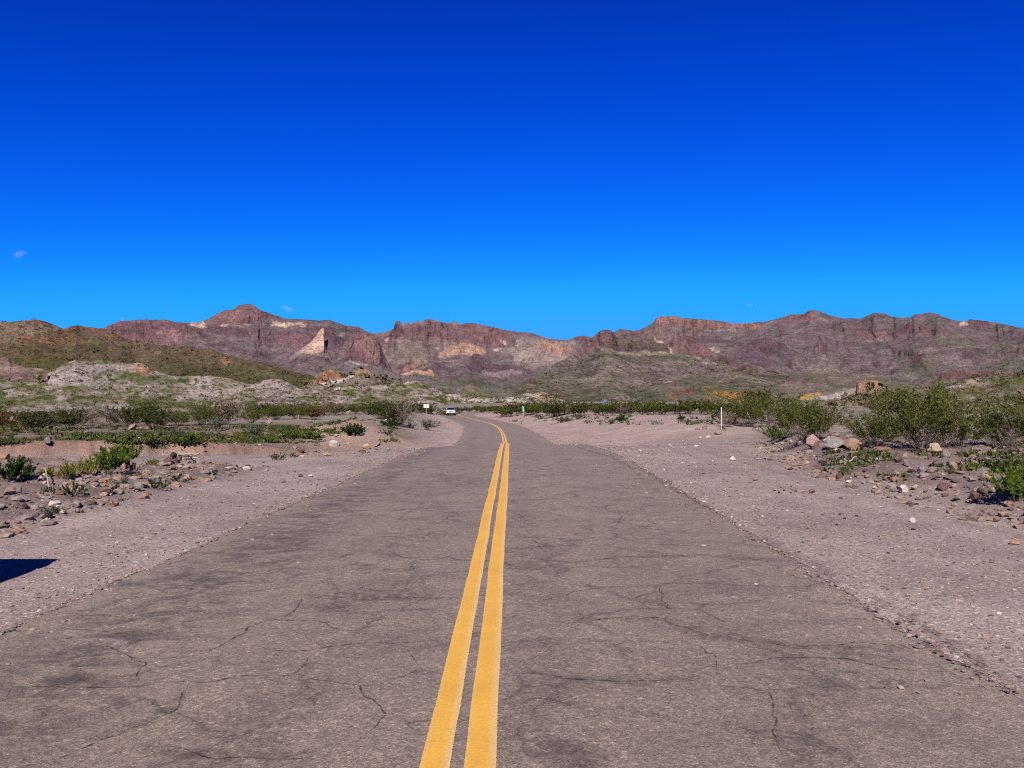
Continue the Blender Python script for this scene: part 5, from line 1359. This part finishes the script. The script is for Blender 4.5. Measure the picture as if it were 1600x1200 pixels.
bush(970, 649, 22, 16, 'sdry', "grey leafless bush below the small white topped post", "dry bush", "dry_bush", small=True)
for px, py, ww, hh, lb in ((842,655,16,7,"pale yellowish plant at the foot of the green road marker"),(880,660,30,9,"pale sage plant left at the edge of the turnout"),(905,655,24,8,"pale sage plant in front of the leafless bush at the turnout")):
    bush(px, py, ww, hh, 'sage0', lb, "sage bush", "sage_bush")

# bare branches sticking out of the right hand bush
def branch(P, r0, label):
    pts = [np.array(at(a_, b_, d_)) for a_, b_, d_ in P]
    Q = np.array(pts); t = np.linspace(0, len(Q) - 1, len(Q) * 5); j = np.minimum(t.astype(int), len(Q) - 2)
    C_ = Q[j] + (Q[j + 1] - Q[j]) * (t - j)[:, None] + np.random.default_rng(len(label)).normal(size=(len(t), 3)) * .012
    V, F = tube(C_, r0, r0 * .4, 6); c = V.mean(0)
    o = link("dead_branch", mesh("dead_branch", V - c, F), M['palestem'], None, tuple(c)); return tag(o, label, "branch")
branch([(1430,690,24.5),(1424,672,24.3),(1412,657,24.1),(1398,653,24.0),(1384,655,23.8),(1374,666,23.6),(1372,673,23.5)], .022, "bare white branch arching left out of the biggest creosote")
branch([(1436,692,24.0),(1452,680,23.7),(1466,672,23.5),(1478,667,23.3),(1490,665,23.2)], .020, "bare pale branch reaching right across the biggest creosote")
branch([(1478,690,23.6),(1482,676,23.4),(1490,668,23.3),(1486,662,23.3)], .013, "forked bare twig right of the biggest creosote's centre")
branch([(1600,650,27),(1590,642,26.8),(1582,634,26.6),(1574,630,26.5)], .020, "bare pale branch high in the right edge thicket")
branch([(285,747,16.2),(300,720,16.6),(306,704,17.0)], .012, "thin bare stick standing by the driftwood") if False else None
def stick(p0, p1, r, label, lift=.05):
    a = np.array(gpt(*p0)); b = np.array(gpt(*p1)); a[2] += .02; b[2] += lift
    t = np.linspace(0, 1, 7)[:, None]; P = a + (b - a) * t; P += np.random.default_rng(int(p0[0])).normal(size=P.shape) * .012
    V, F = tube(P, r, r * .6, 6); c = V.mean(0); o = link("stick", mesh("stick", V - c, F), M['palestem'], None, tuple(c)); return tag(o, label, "stick")
stick((78,764), (68,748), .016, "thin white stick leaning on the left rubble by the bluish weed", .18)
stick((66,817), (76,819), .028, "short pale piece of wood lying lowest in the left rubble", .06)
stick((278,712), (312,716), .035, "upper pale driftwood stick right of the second rock heap", .12)
stick((284,718), (318,722), .030, "lower pale driftwood stick right of the second rock heap", .10)
stick((290,709), (300,726), .024, "driftwood stick lying across the other two", .16)
stick((586,699), (594,695), .05, "dark brown log piece beside the cream boulder", .10)
stick((1320,727), (1338,720), .02, "thin grey stick lying in the right rubble", .10)

# poppy at the left
x, y, z = gpt(166, 764)
o = empty("poppy", (x, y, z)); tag(o, "single yellow orange flower in the left rubble", "flower")
V, F = tube(np.array([[0, 0, 0], [.01, 0, .05], [.0, .01, .10]]), .004, .003, 5); link("stem", mesh("stem", V, F), M['bright_leafs'] if 'bright_leafs' in M else M['bright'], o)
rg = np.random.default_rng(3)
pv = np.array([[math.cos(a) * .016, math.sin(a) * .016, .11 + .012 * (k % 2)] for k, a in enumerate(np.linspace(0, 6.28, 7)[:-1])])
V, F = leaves(np.repeat(pv, 3, 0) + rg.normal(size=(18, 3)) * .004, .03, rg); link("petals", mesh("petals", V, F, None, False), M['poppy'], o)

# ground cover
def tufts(name, label, pts, nper, size, spread, matn, seed, up=.8, kind="stuff"):
    rg = np.random.default_rng(seed); n = len(pts)
    P = np.repeat(pts, nper, 0) + rg.normal(size=(n * nper, 3)) * np.array([spread, spread, spread * .35])
    sz = np.repeat(rg.uniform(.6, 1.5, n), nper)
    P[:, 2] = np.maximum(P[:, 2], np.repeat(pts[:, 2], nper)) + size * .25
    V, F = leaves(P, size, rg, up, 2.2)
    V = P.repeat(4, 0) + (V - P.repeat(4, 0)) * sz.repeat(4)[:, None]
    return tag(link(name, mesh(name, V, F, None, False), M[matn]), label, "ground cover", kind=kind)
def cover_pts(n, x0, x1, y0, y1, seed, th, fr=.5):
    rg = np.random.default_rng(seed); px = rg.uniform(x0, x1, n); py = rg.uniform(y0, y1, n)
    P = np.array([gpt(a, b) for a, b in zip(px, py)]); k = fbm(P[:, 0] * fr, P[:, 1] * fr, 3, 61) + .3 * rg.random(n) > th
    return P[k]
P = np.concatenate([cover_pts(1500, -40, 470, 664, 693, 1, .08), cover_pts(420, 430, 620, 672, 692, 2, .05), cover_pts(260, 480, 650, 655, 672, 12, .22)])
tufts("ground_cover", "low green plants carpeting the flat above the left wash", P, 12, .055, .11, 'cover', 9)
P = np.concatenate([cover_pts(420, 1370, 1640, 708, 764, 3, .08, .7), cover_pts(120, 1290, 1420, 704, 745, 4, .22, .7)])
tufts("ground_cover", "low green grass between the rocks of the right bank", P, 14, .042, .09, 'cover', 10)
P = cover_pts(160, 800, 1130, 652, 664, 5, .15, .3)
tufts("ground_cover", "sparse pale weeds along the edge of the turnout", P, 10, .12, .18, 'sage', 11)

# scrub on the hills
def scrub(name, label, key, n, size, matn, seed, thr=-.1, yr=None, xr=None, per=9, squash=.6, leafk=.42):
    px, PX, PY, P, C = RELIEF[key]; rg = np.random.default_rng(seed)
    i = rg.uniform(0, PX.shape[0] - 1.01, n); j = rg.uniform(0, PX.shape[1] - 1.01, n)
    ii, jj = i.astype(int), j.astype(int); u, v = (i - ii)[:, None], (j - jj)[:, None]
    pt = (P[ii, jj] * (1 - u) + P[ii + 1, jj] * u) * (1 - v) + (P[ii, jj + 1] * (1 - u) + P[ii + 1, jj + 1] * u) * v
    x_, y_ = PX[ii, jj], PY[ii, jj]
    k = fbm(x_ / 16, y_ / 5, 3, seed) + .4 * rg.normal(size=n) > thr
    if yr: k &= (y_ > yr[0]) & (y_ < yr[1])
    if xr: k &= (x_ > xr[0]) & (x_ < xr[1])
    pt = pt[k]; n = len(pt)
    s = size * np.exp(rg.normal(size=n) * .45)
    Q = np.repeat(pt, per, 0) + rg.normal(size=(n * per, 3)) * np.repeat(s, per)[:, None] * np.array([.42, .42, .30 * squash])
    Q[:, 2] += np.repeat(s, per) * .30
    V, F = leaves(Q, 1.0, rg, 0, 1.3); V = Q.repeat(4, 0) + (V - Q.repeat(4, 0)) * (np.repeat(s, per) * leafk).repeat(4)[:, None]
    # one bush keeps one tone: its leaves are tied to a common stub so that they read as one piece
    return tag(link(name, mesh(name, V, F, None, False), M[matn]), label, "scrub", kind="stuff")
scrub("hillside_scrub", "scrub speckling the whitish badland mounds", "whitish badland mounds speckled with scrub on the left", 13000, .40, 'scrub', 401, -.12, per=18, leafk=.26)
scrub("hillside_scrub", "scrub over the low green humps", "low green and grey humps in front of the whitish badland mounds", 4500, .42, 'scrub', 411, -.1, per=26, leafk=.21)
scrub("hillside_scrub", "scrub around the pale rounded hump", "pale rounded hump and green swale between the mounds and the orange rocks", 3000, .5, 'scrub', 412, -.1, per=20, leafk=.25)
scrub("hillside_scrub", "scrub speckling the pale ridge behind the car", "pale ridge of eroded badlands behind the oncoming car", 6500, .62, 'scrub', 402, .0, per=18, leafk=.26)
scrub("hillside_scrub", "dark scrub dotting the olive brown hillside", "olive brown hillside dotted with scrub rising at the left edge", 8000, 1.25, 'scrub_dark', 403, -.2)
scrub("hillside_scrub", "scrub on the slope beside the orange rocks", "rusty orange rock outcrop and tan shoulder above the pale badlands", 1200, 1.6, 'scrub', 404, .0)
scrub("hillside_scrub", "scrub on the rise at the right edge", "green and grey scrubby rise at the right edge", 3000, .45, 'scrub', 405, -.05, per=30, leafk=.19)
scrub("hillside_scrub", "scrub on the rubble skirt of the butte", "square topped red butte with a rubble skirt", 700, .9, 'scrub', 406, .0, (606, 640))
scrub("hillside_scrub", "fine scrub over the green grey slope below the knobs", "dark red knobs and cliff band capping the green grey hill in front of the range", 5000, 1.4, 'scrub_dark', 407, -.1, (556, 632))
scrub("poppy_field", "orange poppies in drifts at the foot of the slope", "dark red knobs and cliff band capping the green grey hill in front of the range", 11000, 1.7, 'poppy', 408, .2, (611, 629), (1095, 1205), 6)

# cholla cacti on the badland mounds
def cholla(px, py, hpx, label):
    key = "whitish badland mounds speckled with scrub on the left"
    q, PX, PY, P, C = RELIEF[key]
    d = np.hypot(PX - px, PY - py); i, j = np.unravel_index(np.argmin(d), d.shape); p = P[i, j]
    H = hpx * p[1] / FPX; rg = np.random.default_rng(int(px))
    o = empty("cholla_cactus", tuple(p)); tag(o, label, "cactus")
    V, F = tube(np.array([[0, 0, -.1], [.03, 0, H * .3], [.0, .02, H * .55]]), H * .07, H * .06, 7); link("trunk", mesh("trunk", V, F), M['stem'], o)
    parts = []; pos = []
    for k in range(11):
        a = rg.uniform(0, 6.28); b0 = np.array([0, 0, H * rg.uniform(.4, .58)]); v = np.array([math.cos(a) * .8, math.sin(a) * .8, rg.uniform(.3, 1.3)]); v /= np.linalg.norm(v)
        L = H * rg.uniform(.28, .45); Q = b0 + v * L * np.linspace(0, 1, 4)[:, None]; Q[:, 2] += H * .08 * np.linspace(0, 1, 4) ** 2
        pos.append(np.repeat(Q[1:], 26, 0) + rg.normal(size=(78, 3)) * H * .055)
    V, F = leaves(np.concatenate(pos), H * .07, rg, 0, 2.2); link("arms", mesh("arms", V, F, None, False), M['cholla'], o)
for a in ((61,600,16,"tall dark stemmed cholla standing near the left edge of the badland mounds"),(171,614,13,"yellowish cholla cactus in the middle of the left mounds with a dark base"),
          (170,594,11,"pale yellow cholla on the green patch of the highest left mound"),(34,602,7,"small orange yellow cholla left of the tall one"),
          (50,616,8,"small cholla below the tall one at left"),(153,624,8,"low golden cholla below the yellowish one"),(305,598,8,"small dark cholla on the right flank of the left mounds"),
          (403,634,8,"yellow orange cholla above the left creosote row"),(345,618,7,"small yellow green cholla at the right end of the left mounds")):
    cholla(*a)
# ------------------------------------------------------------------ vehicles
def car_paint(name, c):
    m, n, o = mat(name); b = NB(n); nz = b.noise(b.coord(), 3, 4)
    c2 = b.mix(c, tuple(v * .9 for v in c), nz); x = b.n("BsdfPrincipled"); b.l(c2, x.inputs["Base Color"])
    x.inputs["Roughness"].default_value = .35; x.inputs["Coat Weight"].default_value = .6; x.inputs["Coat Roughness"].default_value = .08
    b.l(x.outputs[0], o.inputs[0]); return m
M['silver'] = car_paint('silver_white_paint', A(236, 234, 238)); M['blackpaint'] = car_paint('dark_paint', A(40, 42, 48))
M['glass'] = plain('dark_glass', A(18, 20, 28), .08, .6); M['tyre'] = plain('tyre_rubber', A(30, 28, 28), .9, .2)
M['rim'] = plain('wheel_rim', A(150, 150, 152), .4, .5, .6); M['trim'] = plain('dark_plastic', A(44, 42, 44), .7, .3); M['lamp'] = plain('headlight_lens', A(225, 225, 230), .15, .6)
M['chrome'] = plain('grille_metal', A(120, 118, 124), .35, .5, .4)
def loft(name, secs, parent, m, bevel=.03, smooth=False):
    """closed body from cross sections: each (y, half width bottom, half width top, z bottom, z top)"""
    bm = bmesh.new(); rings = []
    for (y, wb, wt, z0, z1) in secs:
        zm = z0 + (z1 - z0) * .45
        pr = [(-wb, z0), (-(max(wb, wt)), zm), (-wt, z1), (wt, z1), (max(wb, wt), zm), (wb, z0)]
        rings.append([bm.verts.new((a, y, c)) for a, c in pr])
    for a, b in zip(rings[:-1], rings[1:]):
        for i in range(6):
            bm.faces.new((a[i], a[(i + 1) % 6], b[(i + 1) % 6], b[i]))
    bm.faces.new(rings[0][::-1]); bm.faces.new(rings[-1])
    bmesh.ops.recalc_face_normals(bm, faces=bm.faces)
    if bevel: bmesh.ops.bevel(bm, geom=list(bm.edges), offset=bevel, segments=2, affect='EDGES', clamp_overlap=True)
    me = bpy.data.meshes.new(name); bm.to_mesh(me); bm.free()
    return link(name, me, m, parent)
def boxm(name, c, s, parent, m, bevel=.01):
    bm = bmesh.new(); bmesh.ops.create_cube(bm, size=1)
    for v in bm.verts: v.co = Vector((v.co.x * s[0], v.co.y * s[1], v.co.z * s[2]))
    if bevel: bmesh.ops.bevel(bm, geom=list(bm.edges), offset=min(bevel, min(s) * .4), segments=2, affect='EDGES', clamp_overlap=True)
    me = bpy.data.meshes.new(name); bm.to_mesh(me); bm.free()
    return link(name, me, m, parent, c)
def cylm(name, c, r, depth, parent, m, axis='X', seg=28, r2=None):
    bm = bmesh.new(); bmesh.ops.create_cone(bm, cap_ends=True, segments=seg, radius1=r, radius2=r if r2 is None else r2, depth=depth)
    if axis == 'X':
        for v in bm.verts: v.co = Vector((v.co.z, v.co.x, v.co.y))
    elif axis == 'Y':
        for v in bm.verts: v.co = Vector((v.co.x, v.co.z, v.co.y))
    bmesh.ops.recalc_face_normals(bm, faces=bm.faces)
    if r2 is None: bmesh.ops.bevel(bm, geom=[e for e in bm.edges], offset=min(.02, r * .1), segments=1, affect='EDGES', clamp_overlap=True)
    me = bpy.data.meshes.new(name); bm.to_mesh(me); bm.free()
    return link(name, me, m, parent, c)
def quadm(name, pts, parent, m, thick=.012):
    bm = bmesh.new(); v = [bm.verts.new(p) for p in pts]; f = bm.faces.new(v); f.normal_update(); n = f.normal.copy()
    r = bmesh.ops.extrude_face_region(bm, geom=[f]); 
    for e in r['geom']:
        if isinstance(e, bmesh.types.BMVert): e.co += n * thick
    bmesh.ops.recalc_face_normals(bm, faces=bm.faces)
    me = bpy.data.meshes.new(name); bm.to_mesh(me); bm.free(); return link(name, me, m, parent)
def make_suv(name, label, paint, loc, rz):
    """sport utility vehicle, nose towards -Y, length 4.6 m"""
    t = empty(name, loc, rz); tag(t, label, "car"); P = M[paint]
    loft("body", [(-2.30, .74, .66, .42, .74), (-2.18, .86, .80, .34, .92), (-1.9, .91, .86, .30, 1.00), (-.95, .92, .87, .28, 1.07), (.2, .92, .88, .28, 1.08), (1.6, .92, .88, .28, 1.08), (2.2, .90, .84, .34, 1.06), (2.30, .84, .78, .46, 1.02)], t, P, .04)
    loft("cabin", [(-1.02, .80, .76, 1.05, 1.09), (-.34, .82, .71, 1.05, 1.60), (0.2, .82, .73, 1.05, 1.66), (1.5, .82, .72, 1.05, 1.65), (2.05, .82, .69, 1.05, 1.58), (2.22, .80, .74, 1.05, 1.12)], t, P, .025)
    quadm("windscreen", [(-.77, -1.0, 1.11), (.77, -1.0, 1.11), (.68, -.40, 1.575), (-.68, -.40, 1.575)], t, M['glass'], .02)
    for s in (-1, 1):
        q = [(s * .80, -.72, 1.13), (s * .80, 1.9, 1.13), (s * .735, 1.75, 1.57), (s * .735, -.22, 1.57)]
        if s < 0: q = q[::-1]
        quadm("side_window", q, t, M['glass'], .02)
        boxm("headlight", (s * .66, -2.21, .80), (.28, .10, .15), t, M['lamp'], .03)
        boxm("fog_light", (s * .60, -2.29, .50), (.14, .06, .09), t, M['trim'], .02)
        mr = boxm("mirror", (s * 1.02, -.72, 1.12), (.20, .12, .15), t, M['trim'], .03)
        for y in (-1.42, 1.42):
            wh = empty("wheel", (s * .80, y, .36)); wh.parent = t
            cylm("tyre", (0, 0, 0), .36, .25, wh, M['tyre']); cylm("rim", (s * .115, 0, 0), .22, .05, wh, M['rim'])
        boxm("tail_light", (s * .74, 2.27, .92), (.16, .07, .28), t, M['trim'], .02)
    boxm("grille", (0, -2.28, .76), (.78, .07, .17), t, M['chrome'], .02)
    boxm("bumper", (0, -2.25, .45), (1.66, .22, .22), t, M['trim'], .05)
    boxm("bumper_intake", (0, -2.335, .46), (.86, .06, .11), t, M['trim'], .02)
    boxm("number_plate", (0, -2.35, .60), (.32, .02, .12), t, M['silver'], .004)
    for s in (-1, 1): boxm("roof_rail", (s * .58, .7, 1.695), (.05, 1.7, .05), t, M['trim'], .015)
    return t
cx_, cy_ = at(704, 649, 166)[0], 166.0
hd = math.atan2(road_c(np.array([168.]))[0] - road_c(np.array([158.]))[0], 10.0)
make_suv("oncoming_car", "white sport utility vehicle driving towards the viewer at the road bend", 'silver', (cx_, cy_, float(road_z(np.array([cx_]), np.array([cy_]))[0]) + .012), .11)
px_, py_ = -5.44, 4.06
make_suv("parked_car", "dark vehicle parked on the left shoulder just outside the frame, its shadow on the gravel", 'blackpaint', (px_, py_, gz(px_, py_)), -.06)

# ------------------------------------------------------------------ signs and posts
M['white'] = plain('white_sign_sheet', A(244, 242, 238), .5, .3, 0, .04); M['post'] = plain('galvanised_post', A(150, 142, 134), .6, .4, .3)
M['signgreen'] = plain('green_sign_sheet', A(46, 150, 116), .5, .3, 0, .05); M['signyellow'] = plain('yellow_sign_sheet', A(226, 150, 28), .5, .3, 0, .05)
M['black'] = plain('black_legend', A(26, 24, 22), .6, .2); M['blue'] = plain('blue_panel', A(70, 120, 190), .5, .3, 0, .06)
M['whitepost'] = plain('white_marker_plastic', A(216, 206, 194), .6, .2, 0, .06)
M['steel'] = plain('mast_steel', A(110, 96, 96), .6, .3, .3)
def text(name, s, size, loc, parent, m, sx=1.0):
    cu = bpy.data.curves.new(name, 'FONT'); cu.body = s; cu.size = size; cu.align_x = 'CENTER'; cu.align_y = 'CENTER'; cu.extrude = .003
    o = bpy.data.objects.new(name, cu); COL.objects.link(o); cu.materials.append(m)
    bpy.context.view_layer.update()
    me = bpy.data.meshes.new_from_object(o.evaluated_get(bpy.context.evaluated_depsgraph_get())); bpy.data.objects.remove(o)
    o = link(name, me, m, parent, loc); o.rotation_euler = (math.radians(90), 0, 0); return o
x, y, z = gpt(666, 653); k = y / FPX; zg = z; hz = (653 - 634.7) * k
t = empty("road_sign", (x, y, zg), .08); tag(t, "white rectangular sign plate on a thin post left of the road bend", "sign")
boxm("sign_plate", (0, -.03, hz), (8.2 * k, .02, 5.6 * k), t, M['white'], .008); boxm("post", (.6 * k, 0, hz * .5), (.9 * k, .9 * k, hz + .1), t, M['post'], .005)
d = 190; x, y, z = at(787.6, 646, d); zg = gz(x, y); hz = at(787.6, 634.6, d)[2] - zg
t = empty("warning_sign", (x, y, zg)); tag(t, "yellow diamond curve warning sign with a bent black arrow beyond the bend", "sign")
pl = boxm("sign_plate", (0, -.05, hz), (.78, .025, .78), t, M['signyellow'], .02); pl.rotation_euler = (0, math.radians(45), 0)
boxm("post", (0, 0, hz * .5), (.07, .07, hz + .6), t, M['post'], .01)
V1, F1 = tube(np.array([[.16, 0, -.30], [.16, 0, -.05], [.10, 0, .06], [-.06, 0, .10], [-.12, 0, .10]]), .045, .045, 6)
hv = np.array([[-.12, -.03, .22], [-.30, -.03, .10], [-.12, -.03, -.02], [-.12, .03, .22], [-.30, .03, .10], [-.12, .03, -.02]])
hf = [[0, 1, 2], [5, 4, 3], [0, 3, 4], [0, 4, 1], [1, 4, 5], [1, 5, 2], [2, 5, 3], [2, 3, 0]]
me = mesh("arrow", np.concatenate([V1 * [1, .3, 1], hv * [1, .5, 1]]), [F1, np.array(hf) + len(V1)], None, False); link("arrow", me, M['black'], t, (0, -.075, hz))
d = 130; x, y, z = at(817.6, 651, d); zg = gz(x, y); h1 = at(0, 634.5, d)[2] - zg; h0 = at(0, 643.8, d)[2] - zg
t = empty("mile_marker", (x, y, zg)); tag(t, "small upright green road marker plate with white figures on a post right of the bend", "sign")
boxm("sign_plate", (0, -.04, (h0 + h1) / 2), (.40, .02, h1 - h0), t, M['signgreen'], .02); boxm("post", (0, 0, h0 * .5 - .1), (.10, .06, h0 + .5), t, M['post'], .01)
text("mile_text", "MILE", .15, (0, -.055, h1 - .12), t, M['white']); text("mile_number", "2", .40, (0, -.055, h1 - .36), t, M['white']); text("mile_number", "4", .40, (0, -.055, h1 - .68), t, M['white'])
d = 205; x, y, z = at(946, 640, d); zg = gz(x, y); hz = at(946, 626.3, d)[2] - zg
t = empty("road_sign", (x, y, zg), -.2); tag(t, "small blue panel on legs rising above the green band of bushes", "sign")
boxm("sign_plate", (0, -.04, hz), (.85, .03, .66), t, M['blue'], .02)
for s in (-.3, .3): boxm("post", (s, 0, hz * .5 - .1), (.07, .07, hz + .3), t, M['post'], .01)
d = 120; x, y, z = at(970.3, 647, d); zg = gz(x, y); hz = at(970, 634.5, d)[2] - zg
t = empty("marker_post", (x, y, zg)); tag(t, "thin grey post with a small white top in front of the green band", "post")
boxm("post", (0, 0, hz * .5), (.05, .05, hz), t, M['post'], .01); boxm("reflector", (0, -.035, hz - .05), (.13, .03, .16), t, M['white'], .02)
x, y, z = gpt(1127.3, 671.5); k = y / FPX; hz = (671.5 - 637) * k
t = empty("marker_post", (x, y, z)); tag(t, "slim white marker post standing at the edge of the right gravel", "post")
V, F = tube(np.array([[0, 0, -.2], [.004, 0, hz * .5], [-.006, 0, hz - .01], [-.006, 0, hz]]), 1.0 * k, .9 * k, 8); link("post", mesh("post", V * [1, .5, 1], F), M['whitepost'], t)
boxm("post_cap", (-.006, 0, hz + .008), (2.1 * k, 1.4 * k, .03), t, M['whitepost'], .008)
# wooden stake on the left flat
x, y, z = gpt(466, 656); k = y / FPX
t = empty("wooden_stake", (x, y, z)); tag(t, "short weathered stake standing on the flat left of the dirt mound", "stake")
V, F = tube(np.array([[0, 0, -.1], [.01, 0, 4 * k], [.04, 0, 8 * k]]), 1.0 * k, .6 * k, 6); link("shaft", mesh("shaft", V, F), M['palestem'], t)

# masts on the mountain tops
def mast(px, top, base, label, key, wpx=.7, arms=2, matn='steel'):
    q, PX, PY, P, C = RELIEF[key]; j = int(np.argmin(np.abs(q - px))); p = P[-1, j].copy()
    k = p[1] / FPX; H = (PY[-1, j] - top) * k
    o = empty("radio_mast", (p[0], p[1], p[2] - 1)); tag(o, label, "mast")
    V, F = tube(np.array([[0, 0, 0], [0, 0, H * .5], [0, 0, H + 1]]), wpx * k * .5, wpx * k * .32, 6); link("pole", mesh("pole", V, F), M[matn], o)
    for a in range(arms): boxm("antenna", (0, 0, H * (.62 + .25 * a)), (wpx * k * 2.2, wpx * k, wpx * k * 1.1), o, M[matn], .05)
KM = "purple red mountain massif with a flat topped peak carrying masts"
mast(389.5, 463.5, 475, "tall thin radio mast on the summit of the flat topped peak", KM, .8)
mast(378.5, 471.5, 477, "short mast left of the tall one on the flat topped peak", KM, .9, 1)
mast(231, 493.0, 499, "white mast on the left shoulder of the massif, right of two", KM, .6, 1)
mast(191, 496.0, 501, "tiny white mast on the left shoulder of the massif, left of two", KM, .6, 1, 'white')

# ------------------------------------------------------------------ thin wisps of cloud
mc, n, o_ = mat("cloud_vapour")
v = n.nodes.new("ShaderNodeVolumePrincipled"); v.inputs["Color"].default_value = (1, 1, 1, 1); v.inputs["Density"].default_value = .0020; v.inputs["Anisotropy"].default_value = .2
n.links.new(v.outputs[0], o_.inputs["Volume"])
def cloud(px, py, wpx, hpx, label, seed):
    dd = 9000; x, y, z = at(px, py, dd); k = dd / FPX; rg = np.random.default_rng(seed); parts = []
    V0, F0 = ICO[3]
    V = V0 * np.array([wpx * k * .5, wpx * k * .35, hpx * k * .5])
    nn = fbm(V0[:, 0] * 2.3 + seed, V0[:, 2] * 2.3 + V0[:, 1] * 1.7, 4, seed)
    V = V * (1 + .75 * nn)[:, None]; V[:, 2] += .35 * hpx * k * V0[:, 0] * (1 if seed % 2 else -1)
    return tag(link("cloud", mesh("cloud", V, F0), mc, None, (x, y, z)), label, "cloud", kind="thing")
cloud(30, 397, 18, 9, "faint cloud wisp low in the sky near the left edge", 3)
cloud(448, 482, 18, 8, "small pale cloud wisp right of the flat topped peak", 4)
cloud(1170, 476, 12, 5, "tiny cloud wisp above the mesa on the right", 6)
